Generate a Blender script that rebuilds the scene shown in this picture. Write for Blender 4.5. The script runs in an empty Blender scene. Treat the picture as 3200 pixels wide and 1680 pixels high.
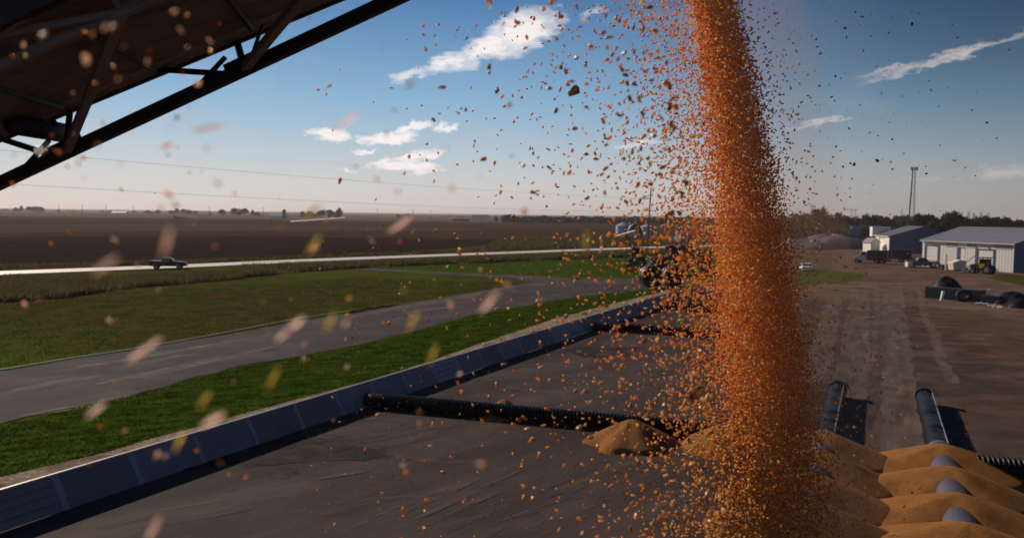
import bpy, bmesh, math, random
import numpy as np
from mathutils import Vector, Matrix, Euler
R = math.radians
random.seed(7); rng = np.random.default_rng(11)
S = bpy.context.scene
COL = S.collection

# ------------------------------------------------------------------ camera
CZ = 10.0; F = 2600.0; PITCH = math.atan(172/2600); ROLL = 0.0125
cd = bpy.data.cameras.new('camera'); cam = bpy.data.objects.new('camera', cd); COL.objects.link(cam)
S.camera = cam
CR = Euler((math.pi/2-PITCH, 0, 0)).to_matrix() @ Matrix.Rotation(ROLL, 3, 'Z')
cam.matrix_world = Matrix.Translation((0, 0, CZ)) @ CR.to_4x4()
cd.sensor_width = 36; cd.lens = 36*F/3200; cd.clip_start = 0.02; cd.clip_end = 60000
cd.dof.use_dof = True; cd.dof.focus_distance = 3.6; cd.dof.aperture_fstop = 5.6
S.render.resolution_x = 1024; S.render.resolution_y = 537

# ------------------------------------------------------------------ light
SUN_AZ, SUN_EL = -43.0, 29.5      # degrees, azimuth from +Y towards +X
SUNV = Vector((math.sin(R(SUN_AZ))*math.cos(R(SUN_EL)), math.cos(R(SUN_AZ))*math.cos(R(SUN_EL)), math.sin(R(SUN_EL))))
sl = bpy.data.lights.new('sun', 'SUN'); sl.energy = 5.0; sl.angle = R(0.5); sl.color = (1.0, 0.83, 0.68)
so = bpy.data.objects.new('sun', sl); COL.objects.link(so)
so.rotation_euler = (-SUNV).to_track_quat('-Z', 'Y').to_euler(); so.location = (0, 0, 60)
W = bpy.data.worlds.new('World'); S.world = W; W.use_nodes = True
S.view_settings.view_transform = 'Standard'; S.view_settings.look = 'None'
S.view_settings.exposure = 0.0; S.view_settings.gamma = 1.0
SKY_STRENGTH = 0.085


def ray(px, py):
    return (CR @ Vector(((px-1600)/F, -(py-840)/F, -1)))
def G(px, py, z=0.0):            # pixel of the 3200 px photo -> point on the level plane z
    d = ray(px, py); t = (z-CZ)/d.z
    return Vector((d.x*t, d.y*t, z))
def D(px, py, Y):                # pixel -> point at depth Y
    d = ray(px, py); t = Y/d.y
    return Vector((d.x*t, Y, CZ+d.z*t))
def P(co):                       # point -> pixel
    v = CR.transposed() @ (Vector(co)-Vector((0, 0, CZ)))
    return (1600+F*v.x/-v.z, 840-F*v.y/-v.z, -v.z)

# world nodes: sky texture plus clouds that live in the sky's own directions
def build_world():
    nt = W.node_tree; N = nt.nodes; L = nt.links; N.clear()
    out = N.new('ShaderNodeOutputWorld'); bg = N.new('ShaderNodeBackground'); bg.inputs['Strength'].default_value = SKY_STRENGTH
    sky = N.new('ShaderNodeTexSky'); sky.sky_type = 'NISHITA'; sky.sun_disc = False
    sky.sun_elevation = R(SUN_EL); sky.sun_rotation = R(SUN_AZ); sky.altitude = 300
    sky.air_density = 1.0; sky.dust_density = 0.6; sky.ozone_density = 4.0
    L.new(bg.outputs[0], out.inputs[0])
    tc = N.new('ShaderNodeTexCoord')
    def M(op, a, b=None, c=None, clamp=False):
        n = N.new('ShaderNodeMath'); n.operation = op; n.use_clamp = clamp
        for i, v in enumerate((a, b, c)):
            if v is None: continue
            if isinstance(v, (int, float)): n.inputs[i].default_value = v
            else: L.new(v, n.inputs[i])
        return n.outputs[0]
    sx = N.new('ShaderNodeSeparateXYZ'); L.new(tc.outputs['Generated'], sx.inputs[0])
    az = M('ARCTAN2', sx.outputs[0], sx.outputs[1]); el = M('ARCSINE', sx.outputs[2])
    cv = N.new('ShaderNodeCombineXYZ'); L.new(az, cv.inputs[0]); L.new(el, cv.inputs[1])
    def noise(scale, sxy, detail, rot=0.0):
        mp = N.new('ShaderNodeMapping'); mp.inputs['Scale'].default_value = (sxy[0], sxy[1], 1); mp.inputs['Rotation'].default_value = (0, 0, rot)
        L.new(cv.outputs[0], mp.inputs[0]); n = N.new('ShaderNodeTexNoise'); n.inputs['Scale'].default_value = scale
        n.inputs['Detail'].default_value = detail; n.inputs['Roughness'].default_value = 0.62
        L.new(mp.outputs[0], n.inputs['Vector']); return n.outputs['Fac']
    n1 = noise(16, (1, 2.6), 9, -0.35); n2 = noise(60, (1, 2.0), 6, -0.35); n3 = noise(5, (1, 3), 4, -.2)
    # pixel centre, half length, half height (pixels), tilt (deg, up to the right), strength
    clouds = [(1625, 100, 130, 62, 22, 1.0), (1520, 150, 150, 45, 28, .9), (1400, 195, 110, 26, 18, .8), (1285, 235, 75, 22, 22, .55),
              (1720, 60, 60, 45, 10, .5), (1850, 45, 80, 22, 35, .35),
              (1040, 424, 70, 21, 0, 1.3), (1215, 434, 82, 20, 4, 1.4), (1295, 402, 66, 15, 16, 1.1), (1385, 398, 50, 13, 18, .8),
              (1260, 521, 115, 19, -2, 1.3), (1310, 492, 85, 16, 14, 1.1), (1140, 472, 48, 8, 5, .9), (1080, 534, 24, 9, 0, .9), (1000, 300, 60, 8, 0, .12),
              (3010, 165, 340, 15, 15, .60), (2780, 218, 130, 12, 12, .45), (2550, 386, 130, 9, 10, .6), (2000, 448, 80, 8, 7, .6),
              (3150, 540, 110, 24, 4, .55), (2900, 560, 150, 10, 2, .3), (3080, 500, 160, 5, 6, .25), (2460, 560, 140, 20, 0, .15)]
    wn = N.new('ShaderNodeTexNoise'); wn.inputs['Scale'].default_value = 34; wn.inputs['Detail'].default_value = 8; wn.inputs['Roughness'].default_value = .68
    wm = N.new('ShaderNodeMapping'); wm.inputs['Scale'].default_value = (1, 2.4, 1); wm.inputs['Rotation'].default_value = (0, 0, -.25); L.new(cv.outputs[0], wm.inputs[0]); L.new(wm.outputs[0], wn.inputs['Vector'])
    ws = N.new('ShaderNodeSeparateColor'); L.new(wn.outputs['Color'], ws.inputs[0])
    azw = M('ADD', az, M('MULTIPLY', M('SUBTRACT', ws.outputs[0], .5), .085)); elw = M('ADD', el, M('MULTIPLY', M('SUBTRACT', ws.outputs[1], .5), .026))
    tot = None
    for (px, py, a, b, tilt, s) in clouds:
        d = ray(px, py).normalized(); ca = math.atan2(d.x, d.y); ce = math.asin(d.z)
        du = M('SUBTRACT', azw, ca); dv = M('SUBTRACT', elw, ce)
        t = R(tilt); A = a*1.18/F; B = b*1.28/F
        u = M('ADD', M('MULTIPLY', du, math.cos(t)/A), M('MULTIPLY', dv, math.sin(t)/A))
        v = M('ADD', M('MULTIPLY', du, -math.sin(t)/B), M('MULTIPLY', dv, math.cos(t)/B))
        r2 = M('ADD', M('MULTIPLY', u, u), M('MULTIPLY', v, v))
        m = M('MULTIPLY', M('SUBTRACT', 1.0, M('SQRT', r2), clamp=True), s*1.5)
        tot = m if tot is None else M('MAXIMUM', tot, m)
    nn = M('ADD', M('MULTIPLY', M('SUBTRACT', n1, .5), 3.0), M('MULTIPLY', M('SUBTRACT', n2, .5), 2.2))
    soft = N.new('ShaderNodeMapRange'); soft.interpolation_type = 'SMOOTHSTEP'; L.new(tot, soft.inputs[0]); soft.inputs[2].default_value = .45
    dens = M('MULTIPLY', M('ADD', M('MULTIPLY', tot, 1.05), M('MULTIPLY', nn, .22)), soft.outputs[0])
    dens = M('SUBTRACT', dens, .10); dens = M('MULTIPLY', dens, 1.0, clamp=True)
    wisp = M('MULTIPLY', M('SUBTRACT', n3, .56, clamp=True), .5)
    dens = M('MAXIMUM', dens, wisp)
    # the photograph's sky falls off more steeply towards the zenith: scale the sky texture by elevation
    k = 1/SKY_STRENGTH; cr = N.new('ShaderNodeValToRGB'); e = cr.color_ramp.elements
    stops = [(0, (.60, .555, .54)), (2, (.60, .585, .59)), (4, (.47, .55, .62)), (7.5, (.24, .43, .62)), (14.5, (.046, .17, .39)), (32, (.03, .11, .30)), (90, (.02, .08, .25))]
    e[0].position = 0; e[0].color = (*stops[0][1], 1); e[1].position = 1; e[1].color = (*stops[-1][1], 1)
    for a_, c_ in stops[1:-1]: x_ = e.new((a_/90)**.5); x_.color = (*c_, 1)
    L.new(M('SQRT', M('DIVIDE', M('MAXIMUM', el, 0.0), math.pi/2)), cr.inputs[0])
    mr = N.new('ShaderNodeMapRange'); mr.interpolation_type = 'SMOOTHSTEP'; L.new(M('ABSOLUTE', M('ADD', az, .25)), mr.inputs[0])
    mr.inputs[1].default_value = .15; mr.inputs[2].default_value = .95; mr.inputs[3].default_value = k*1.02; mr.inputs[4].default_value = k*.50
    sc = N.new('ShaderNodeVectorMath'); sc.operation = 'SCALE'; L.new(cr.outputs[0], sc.inputs[0]); L.new(mr.outputs[0], sc.inputs[3])
    e2 = N.new('ShaderNodeMapRange'); e2.interpolation_type = 'SMOOTHSTEP'; L.new(el, e2.inputs[0]); e2.inputs[1].default_value = R(2); e2.inputs[2].default_value = R(13)
    a2 = N.new('ShaderNodeMapRange'); a2.interpolation_type = 'SMOOTHSTEP'; L.new(az, a2.inputs[0]); a2.inputs[1].default_value = .05; a2.inputs[2].default_value = .60
    dk = M('SUBTRACT', 1.0, M('MULTIPLY', M('MULTIPLY', e2.outputs[0], a2.outputs[0]), .50))
    sc2 = N.new('ShaderNodeVectorMath'); sc2.operation = 'SCALE'; L.new(sc.outputs[0], sc2.inputs[0]); L.new(dk, sc2.inputs[3]); sc = sc2
    sky2 = N.new('ShaderNodeVectorMath'); sky2.operation = 'SCALE'; L.new(sky.outputs[0], sky2.inputs[0]); L.new(dk, sky2.inputs[3]); sky = sky2
    sm = N.new('ShaderNodeMix'); sm.data_type = 'RGBA'; sm.inputs[0].default_value = .86; L.new(sky.outputs[0], sm.inputs[6]); L.new(sc.outputs[0], sm.inputs[7])
    cc = N.new('ShaderNodeVectorMath'); cc.operation = 'SCALE'; cc.inputs[0].default_value = (.93, .87, .85); L.new(mr.outputs[0], cc.inputs[3])
    mul = N.new('ShaderNodeMix'); mul.data_type = 'RGBA'; mul.blend_type = 'MIX'; L.new(dens, mul.inputs[0])
    L.new(sm.outputs[2], mul.inputs[6]); L.new(cc.outputs[0], mul.inputs[7])
    L.new(mul.outputs[2], bg.inputs['Color'])
build_world()

# ------------------------------------------------------------------ materials
def mat(name, col, rough=.7, metal=0., spec=.5, noise=None, col2=None, bump=0., bscale=None, transl=0., stretch=(1, 1, 1), rot=0., detail=6, coat=0., lo=.35, hi=.65, noise2=None, col3=None, rand=0.):
    m = bpy.data.materials.new(name); m.use_nodes = True; nt = m.node_tree; N = nt.nodes; L = nt.links
    p = N['Principled BSDF']; p.inputs['Base Color'].default_value = (*col, 1); p.inputs['Roughness'].default_value = rough
    p.inputs['Metallic'].default_value = metal; p.inputs['Specular IOR Level'].default_value = spec; p.inputs['Coat Weight'].default_value = coat
    cur = None
    if noise or bump:
        tc = N.new('ShaderNodeTexCoord'); mp = N.new('ShaderNodeMapping'); L.new(tc.outputs['Object'], mp.inputs[0])
        mp.vector_type = 'POINT'; mp.inputs['Scale'].default_value = stretch
        mr = N.new('ShaderNodeMapping'); mr.inputs['Rotation'].default_value = (0, 0, rot)
        L.new(tc.outputs['Object'], mr.inputs[0]); L.new(mr.outputs[0], mp.inputs[0])
    def nz(s, d=detail, src=None):
        n = N.new('ShaderNodeTexNoise'); n.inputs['Scale'].default_value = s; n.inputs['Detail'].default_value = d
        n.inputs['Roughness'].default_value = .62
        L.new((src or mp).outputs[0], n.inputs['Vector']); return n
    if noise and col2:
        n = nz(noise); cr = N.new('ShaderNodeValToRGB'); cr.color_ramp.elements[0].position = lo; cr.color_ramp.elements[1].position = hi
        cr.color_ramp.elements[0].color = (*col, 1); cr.color_ramp.elements[1].color = (*col2, 1)
        L.new(n.outputs['Fac'], cr.inputs[0]); cur = cr.outputs[0]
        if noise2 and col3:
            n2 = nz(noise2, 5, mr); c2 = N.new('ShaderNodeValToRGB'); c2.color_ramp.elements[0].position = .46; c2.color_ramp.elements[1].position = .66
            c2.color_ramp.elements[0].color = (0, 0, 0, 1); c2.color_ramp.elements[1].color = (.85, .85, .85, 1); L.new(n2.outputs['Fac'], c2.inputs[0])
            mx = N.new('ShaderNodeMix'); mx.data_type = 'RGBA'; L.new(c2.outputs[0], mx.inputs[0]); L.new(cur, mx.inputs[6]); mx.inputs[7].default_value = (*col3, 1); cur = mx.outputs[2]
    if rand:
        oi = N.new('ShaderNodeObjectInfo'); hs = N.new('ShaderNodeHueSaturation')
        mm = N.new('ShaderNodeMapRange'); mm.inputs[3].default_value = 1-rand; mm.inputs[4].default_value = 1+rand
        L.new(oi.outputs['Random'], mm.inputs[0]); L.new(mm.outputs[0], hs.inputs['Value'])
        if cur: L.new(cur, hs.inputs['Color'])
        else: hs.inputs['Color'].default_value = (*col, 1)
        cur = hs.outputs[0]
    if cur: L.new(cur, p.inputs['Base Color'])
    if bump:
        b = N.new('ShaderNodeBump'); b.inputs['Strength'].default_value = bump; b.inputs['Distance'].default_value = .1
        nb = nz(bscale or noise or 5, 8); L.new(nb.outputs['Fac'], b.inputs['Height']); L.new(b.outputs[0], p.inputs['Normal'])
    if transl:
        t = N.new('ShaderNodeBsdfTranslucent'); mx = N.new('ShaderNodeMixShader'); mx.inputs[0].default_value = transl
        if cur: L.new(cur, t.inputs[0])
        else: t.inputs[0].default_value = (*col, 1)
        o = N['Material Output']; L.new(p.outputs[0], mx.inputs[1]); L.new(t.outputs[0], mx.inputs[2]); L.new(mx.outputs[0], o.inputs[0])
    return m

AZ = R(26)                              # the storage pad's long direction, from +Y towards +X
DL = Vector((math.sin(AZ), math.cos(AZ), 0)); DT = Vector((math.cos(AZ), -math.sin(AZ), 0))
MT = {}
MT['field'] = mat('field_soil', (.040, .024, .017), .95, spec=0, noise=.012, col2=(.058, .037, .027), stretch=(1, 5, 1), rot=R(-8), noise2=.05, col3=(.032, .021, .016))
MT['field_dark'] = mat('field_dark_soil', (.019, .012, .0105), .95, spec=0, noise=.02, col2=(.028, .018, .015), stretch=(1, 4, 1))
MT['field_tan'] = mat('field_stubble', (.055, .036, .026), .95, spec=0, noise=.02, col2=(.075, .052, .038), stretch=(1, 4, 1), bump=.2, bscale=.5)
MT['field_far'] = mat('field_far', (.075, .052, .040), .95, spec=0, noise=.004, col2=(.11, .08, .062), stretch=(1, 4, 1))
MT['meadow'] = mat('meadow', (.026, .040, .006), .95, spec=0, noise=.5, col2=(.075, .058, .020), stretch=(1, 2.2, 1), rot=R(20), bump=.1, bscale=1.6, noise2=.045, col3=(.060, .105, .008), detail=10, lo=.38, hi=.62)
MT['verge'] = mat('verge_grass', (.035, .040, .010), .95, spec=0, noise=.12, col2=(.06, .05, .02), stretch=(1, 3, 1), bump=.4, bscale=1.2)
MT['lawn'] = mat('lawn', (.018, .045, .003), .9, spec=0, noise=.55, col2=(.060, .10, .010), stretch=(1, 3, 1), rot=R(-26), bump=.12, bscale=2.2, noise2=.16, col3=(.055, .055, .018), detail=9)
MT['gravel'] = mat('gravel_drive', (.030, .0245, .0245), .9, spec=.05, noise=.22, col2=(.052, .043, .042), stretch=(3.2, .30, 1), rot=R(38), bump=.15, bscale=9, noise2=.30, col3=(.075, .062, .058), lo=.38, hi=.72)
MT['berm'] = mat('berm_gravel', (.13, .10, .072), .95, spec=0, noise=5, col2=(.34, .27, .20), bump=.25, bscale=9, noise2=.5, col3=(.10, .085, .05))
MT['road'] = mat('road_surface', (.50, .42, .38), .5, spec=.5, noise=.3, col2=(.60, .50, .46), stretch=(1, 4, 1))
MT['pad'] = mat('pad_asphalt', (.026, .0185, .017), .85, spec=.06, noise=.11, col2=(.085, .063, .055), stretch=(2.2, .35, 1), rot=R(42), bump=.35, bscale=6, noise2=.35, col3=(.036, .028, .026), lo=.36, hi=.72, detail=10)
MT['yard'] = mat('yard_dirt', (.086, .056, .042), .95, spec=0, noise=.10, col2=(.16, .108, .082), stretch=(.5, 1.6, 1), bump=.3, bscale=2.5, noise2=.25, col3=(.065, .044, .035), detail=10)
MT['track'] = mat('dust_track', (.135, .10, .080), .95, spec=.0, noise=.6, col2=(.075, .054, .045), stretch=(3, .25, 1), rot=AZ)
MT['panel'] = mat('wall_steel', (.125, .128, .165), .6, metal=.0, noise=.35, col2=(.175, .175, .21), stretch=(1, 1, 3), rand=.18, noise2=3, col3=(.135, .130, .145))
MT['panel_pale'] = mat('wall_steel_pale', (.22, .23, .28), .6, noise=2, col2=(.27, .28, .33))
MT['rim'] = mat('wall_rim', (.55, .53, .50), .35, metal=.8)
MT['black'] = mat('black_plastic', (.005, .005, .0055), .33, spec=.16)
MT['wrap'] = mat('black_wrap', (.010, .008, .011), .25, spec=.05, bump=1.0, bscale=5, stretch=(1, .5, 1))
MT['corn_pile'] = mat('corn_pile', (.25, .10, .022), .8, spec=.1, noise=38, col2=(.44, .20, .050), bump=1.0, bscale=30, noise2=1.2, col3=(.21, .08, .018), lo=.42, hi=.60)
MT['steel_dark'] = mat('dark_steel', (.030, .022, .019), .6, metal=.0, spec=.2, noise=3, col2=(.05, .036, .03))
MT['steel_brace'] = mat('brace_steel', (.20, .165, .16), .6, metal=.0, spec=.2, noise=4, col2=(.25, .21, .20))
MT['pan'] = mat('rusty_pan', (.13, .080, .062), .7, metal=.1, noise=2.2, col2=(.24, .145, .11), stretch=(1, 4, 4), bump=.4, bscale=4)
MT['white'] = mat('white_steel', (.76, .72, .66), .6, noise=.8, col2=(.82, .78, .72), rand=.05)
MT['whitedoor'] = mat('white_door', (.78, .75, .66), .5, noise=1, col2=(.82, .80, .73))
MT['patch'] = mat('grey_patch', (.36, .33, .32), .6, noise=2, col2=(.42, .39, .37))
MT['bluewall'] = mat('blue_steel', (.10, .135, .22), .6, noise=.6, col2=(.12, .155, .25))
MT['roof'] = mat('roof_steel', (.24, .23, .27), .45, metal=.25, noise=.5, col2=(.28, .27, .31))
MT['galv'] = mat('galvanised', (.45, .46, .50), .4, metal=.6, noise=2, col2=(.52, .53, .57))
MT['dark'] = mat('dark_paint', (.015, .014, .015), .5, noise=5, col2=(.03, .026, .026))
MT['maroon'] = mat('maroon_paint', (.045, .018, .018), .4, noise=5, col2=(.06, .026, .024))
MT['grey'] = mat('grey_green_paint', (.085, .095, .085), .3, coat=.4, noise=4, col2=(.10, .11, .10))
MT['glass'] = mat('dark_glass', (.02, .024, .03), .08, spec=.8)
MT['tyre'] = mat('tyre_rubber', (.014, .014, .014), .8)
MT['hub'] = mat('hub_metal', (.35, .35, .36), .35, metal=.7)
MT['yellow'] = mat('yellow_paint', (.65, .36, .03), .45)
MT['cream'] = mat('cream_paint', (.62, .57, .45), .55, noise=2, col2=(.68, .64, .52))
MT['wood'] = mat('pole_wood', (.045, .034, .028), .9, noise=3, col2=(.07, .05, .04))
MT['wire'] = mat('wire', (.12, .11, .11), .5)
MT['tarp'] = mat('grey_tarp', (.055, .055, .072), .7, noise=.4, col2=(.08, .078, .095), bump=.8, bscale=.6)
MT['navy'] = mat('navy_panel', (.018, .022, .04), .5, noise=1, col2=(.028, .033, .055))
MT['leaf'] = mat('tree_leaf', (.035, .045, .016), .8, spec=.2, transl=.25, noise=.6, col2=(.07, .07, .026), rand=.3)
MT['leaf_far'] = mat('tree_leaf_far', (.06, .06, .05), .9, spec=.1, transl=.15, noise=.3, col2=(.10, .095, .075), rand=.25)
MT['leaf_wood'] = mat('wood_leaf', (.022, .034, .022), .9, spec=.1, transl=.15, noise=.1, col2=(.040, .050, .034))
MT['bark'] = mat('bark', (.05, .04, .03), .9)
MT['weeds'] = mat('weeds', (.065, .070, .020), .9, spec=0, transl=.4, noise=.5, col2=(.12, .09, .045))
MT['grassblade'] = mat('grass_blade', (.018, .046, .003), .8, spec=0, transl=.45, noise=.55, col2=(.095, .135, .016), stretch=(1, 3, 1), rot=R(-26), lo=.40, hi=.64)
MT['meadowblade'] = mat('meadow_blade', (.040, .060, .008), .85, spec=0, transl=.4, noise=.4, col2=(.12, .095, .035), lo=.4, hi=.6)
MT['kernel'] = mat('corn_kernel', (.62, .24, .035), .30, spec=.6, transl=.28, noise=90, col2=(.85, .42, .10), rand=.3)
MT['husk'] = mat('pale_husk', (.95, .72, .60), .6, spec=.3, transl=.6, rand=.15)
MT['husk'].node_tree.nodes['Principled BSDF'].inputs['Alpha'].default_value = .6
MT['husk_y'] = mat('yellow_husk', (.70, .52, .12), .6, spec=.3, transl=.5, rand=.2)
MT['chaff'] = mat('chaff', (.22, .12, .07), .8, spec=.2, transl=.2, rand=.4)
MT['rope'] = mat('white_hose', (.75, .72, .45), .5)
MT['hivis'] = mat('hi_vis', (.62, .85, .08), .7)
MT['jeans'] = mat('dark_jeans', (.02, .024, .04), .9)
MT['skin'] = mat('skin', (.45, .26, .18), .6)
MT['hair'] = mat('hair', (.03, .02, .012), .8)
MT['cap'] = mat('cap', (.05, .045, .03), .8)

def worn(name, col, col2, scale, stretch, rot, lo=.45, hi=.62, amt=.9, rough=.9, spec=.1):
    m = mat(name, col, rough, spec=spec, noise=scale*2.3, col2=col2, stretch=stretch, rot=rot); nt = m.node_tree; N = nt.nodes; L = nt.links
    tc = N.new('ShaderNodeTexCoord'); mr = N.new('ShaderNodeMapping'); mr.inputs['Rotation'].default_value = (0, 0, rot); mp = N.new('ShaderNodeMapping'); mp.inputs['Scale'].default_value = stretch
    L.new(tc.outputs['Object'], mr.inputs[0]); L.new(mr.outputs[0], mp.inputs[0]); n = N.new('ShaderNodeTexNoise'); n.inputs['Scale'].default_value = scale; n.inputs['Detail'].default_value = 9; n.inputs['Roughness'].default_value = .7
    L.new(mp.outputs[0], n.inputs['Vector']); c = N.new('ShaderNodeMapRange'); c.inputs[1].default_value = lo; c.inputs[2].default_value = hi; c.inputs[4].default_value = amt; L.new(n.outputs['Fac'], c.inputs[0])
    L.new(c.outputs[0], N['Principled BSDF'].inputs['Alpha']); return m
MT['sleeve'] = mat('grey_sleeve', (.16, .15, .185), .28, metal=.55, spec=.6, bump=.4, bscale=6)
MT['kernel_pale'] = mat('pale_corn', (.97, .62, .42), .35, spec=.6, transl=.6, noise=120, col2=(.98, .80, .62), rand=.15)  # blown backlight on near-lens kernels put into a paler kernel colour
MT['track'] = worn('dust_track', (.22, .165, .135), (.15, .11, .09), .5, (2, .35, 1), AZ, .30, .70, .75)
MT['scuff'] = worn('pale_scuff', (.26, .215, .20), (.15, .122, .113), 1.6, (2.6, .35, 1), R(40), .44, .68, .85, .8, .1)  # drive wear, with the sun's glare put into the pale colour
MT['pad_scuff'] = worn('pad_scuff', (.125, .095, .082), (.08, .06, .05), .5, (2.2, .4, 1), R(48), .44, .68, .7)
MT['pad_dark'] = worn('pad_dark_stain', (.014, .010, .010), (.02, .015, .014), .6, (1, 1, 1), 0, .42, .60, .85)
# stuff kernels: colour varies per kernel through an attribute
def kernel_stuff_mat():
    m = bpy.data.materials.new('falling_corn'); m.use_nodes = True; N = m.node_tree.nodes; L = m.node_tree.links
    p = N['Principled BSDF']; p.inputs['Roughness'].default_value = .28; p.inputs['Specular IOR Level'].default_value = .6
    a = N.new('ShaderNodeAttribute'); a.attribute_name = 'kv'
    cr = N.new('ShaderNodeValToRGB'); e = cr.color_ramp.elements
    e[0].position = 0; e[0].color = (.80, .35, .07, 1); e[1].position = 1; e[1].color = (.98, .80, .48, 1)
    x = e.new(.55); x.color = (.94, .49, .11, 1); x = e.new(.85); x.color = (.96, .61, .20, 1)
    L.new(a.outputs['Fac'], cr.inputs[0]); L.new(cr.outputs[0], p.inputs['Base Color'])
    t = N.new('ShaderNodeBsdfTranslucent'); L.new(cr.outputs[0], t.inputs[0]); mx = N.new('ShaderNodeMixShader'); mx.inputs[0].default_value = .66
    L.new(p.outputs[0], mx.inputs[1]); L.new(t.outputs[0], mx.inputs[2]); L.new(mx.outputs[0], N['Material Output'].inputs[0])
    return m
MT['corn_stream'] = kernel_stuff_mat()

# ------------------------------------------------------------------ object helpers
def tag(o, label=None, cat=None, group=None, kind=None):
    if label: o['label'] = label
    if cat: o['category'] = cat
    if group: o['group'] = group
    if kind: o['kind'] = kind
    return o
def empty(name, loc, rz=0, label=None, cat=None, group=None):
    o = bpy.data.objects.new(name, None); COL.objects.link(o); o.location = loc; o.rotation_euler = (0, 0, rz); o.empty_display_size = .3
    return tag(o, label, cat, group)
def copy_tree(o, parent=None):
    c = o.copy(); COL.objects.link(c)
    if parent: c.parent = parent
    for ch in [x for x in COL.objects if x.parent == o]: copy_tree(ch, c)
    return c
class MB:
    def __init__(s): s.b = bmesh.new()
    def box(s, c, d, rz=0, M=None):
        r = bmesh.ops.create_cube(s.b, size=1)
        m = Matrix.Translation(c) @ Matrix.Rotation(rz, 4, 'Z') @ Matrix.Diagonal((*d, 1))
        if M: m = M @ m
        bmesh.ops.transform(s.b, matrix=m, verts=r['verts']); return s
    def bar(s, a, b, w, h=None, up=Vector((0, 0, 1))):
        a = Vector(a); b = Vector(b); d = b-a; L_ = d.length; d.normalize()
        x = d.cross(up); x = x.normalized() if x.length > 1e-5 else Vector((1, 0, 0)); u = x.cross(d)
        h = h or w; r = bmesh.ops.create_cube(s.b, size=1)
        m = Matrix((( *[d[i] for i in range(0)],),)) if False else Matrix(((x.x, d.x, u.x), (x.y, d.y, u.y), (x.z, d.z, u.z))).to_4x4()
        bmesh.ops.transform(s.b, matrix=Matrix.Translation((a+b)/2) @ m @ Matrix.Diagonal((w, L_, h, 1)), verts=r['verts']); return s
    def cyl(s, a, b, r1, r2=None, n=12, caps=True):
        a = Vector(a); b = Vector(b); d = b-a; r2 = r1 if r2 is None else r2
        r = bmesh.ops.create_cone(s.b, cap_ends=caps, segments=n, radius1=r1, radius2=r2, depth=d.length)
        q = d.to_track_quat('Z', 'Y').to_matrix().to_4x4()
        bmesh.ops.transform(s.b, matrix=Matrix.Translation((a+b)/2) @ q, verts=r['verts']); return s
    def tube(s, pts, rad, n=8, closed=True):
        pts = [Vector(p) for p in pts]; rings = []
        for i, p in enumerate(pts):
            d = (pts[min(i+1, len(pts)-1)]-pts[max(i-1, 0)]).normalized()
            x = d.cross(Vector((0, 0, 1))); x = x.normalized() if x.length > 1e-4 else Vector((1, 0, 0)); u = x.cross(d)
            rr = rad[i] if hasattr(rad, '__len__') else rad
            rings.append([s.b.verts.new(p+(x*math.cos(2*math.pi*k/n)+u*math.sin(2*math.pi*k/n))*rr) for k in range(n)])
        for i in range(len(rings)-1):
            for k in range(n): s.b.faces.new((rings[i][k], rings[i][(k+1) % n], rings[i+1][(k+1) % n], rings[i+1][k]))
        if closed: s.b.faces.new(rings[0][::-1]); s.b.faces.new(rings[-1])
        return s
    def poly(s, pts):
        s.b.faces.new([s.b.verts.new(p) for p in pts]); return s
    def prism(s, prof, y0, y1, M=None):    # profile in x,z extruded along y
        a = [s.b.verts.new((x, y0, z)) for x, z in prof]; b = [s.b.verts.new((x, y1, z)) for x, z in prof]; n = len(prof)
        s.b.faces.new(a); s.b.faces.new(b[::-1])
        for i in range(n): s.b.faces.new((a[i], b[i], b[(i+1) % n], a[(i+1) % n]))
        if M: bmesh.ops.transform(s.b, matrix=M, verts=a+b)
        return s
    def sphere(s, c, d, u=12, v=8):
        r = bmesh.ops.create_uvsphere(s.b, u_segments=u, v_segments=v, radius=.5)
        bmesh.ops.transform(s.b, matrix=Matrix.Translation(c) @ Matrix.Diagonal((*d, 1)), verts=r['verts']); return s
    def build(s, name, m, parent=None, smooth=False, bevel=0, loc=None):
        bmesh.ops.recalc_face_normals(s.b, faces=s.b.faces)
        me = bpy.data.meshes.new(name); s.b.to_mesh(me); s.b.free(); me.materials.append(m)
        if smooth: me.polygons.foreach_set('use_smooth', [True]*len(me.polygons))
        o = bpy.data.objects.new(name, me); COL.objects.link(o)
        if parent: o.parent = parent
        if loc is not None: o.location = loc
        if bevel: b = o.modifiers.new('bevel', 'BEVEL'); b.width = bevel; b.segments = 2; b.limit_method = 'ANGLE'
        return o
def np_mesh(name, V, Fc, m, smooth=True):          # V (n,3), Fc (m,3 or 4)
    me = bpy.data.meshes.new(name); k = Fc.shape[1]
    me.vertices.add(len(V)); me.vertices.foreach_set('co', V.astype(np.float32).ravel())
    me.loops.add(Fc.size); me.loops.foreach_set('vertex_index', Fc.astype(np.int32).ravel())
    me.polygons.add(len(Fc)); me.polygons.foreach_set('loop_start', np.arange(0, Fc.size, k, dtype=np.int32))
    me.polygons.foreach_set('loop_total', np.full(len(Fc), k, dtype=np.int32))
    if smooth: me.polygons.foreach_set('use_smooth', np.ones(len(Fc), dtype=bool))
    me.update(); me.validate(); me.materials.append(m); return me
def sheet(name, pts, z, m, kind='structure', n=1):
    from mathutils.geometry import tessellate_polygon
    vv = [Vector((p[0], p[1], z)) for p in pts]; tris = tessellate_polygon([vv]); me = bpy.data.meshes.new(name); me.from_pydata([tuple(v) for v in vv], [], [tuple(t) for t in tris])
    for p in me.polygons:
        if p.normal.z < 0: p.flip()
    me.materials.append(m); o = bpy.data.objects.new(name, me); COL.objects.link(o); o['kind'] = kind; return o
def gp(pix): return [G(x, y) for x, y in pix]
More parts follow.
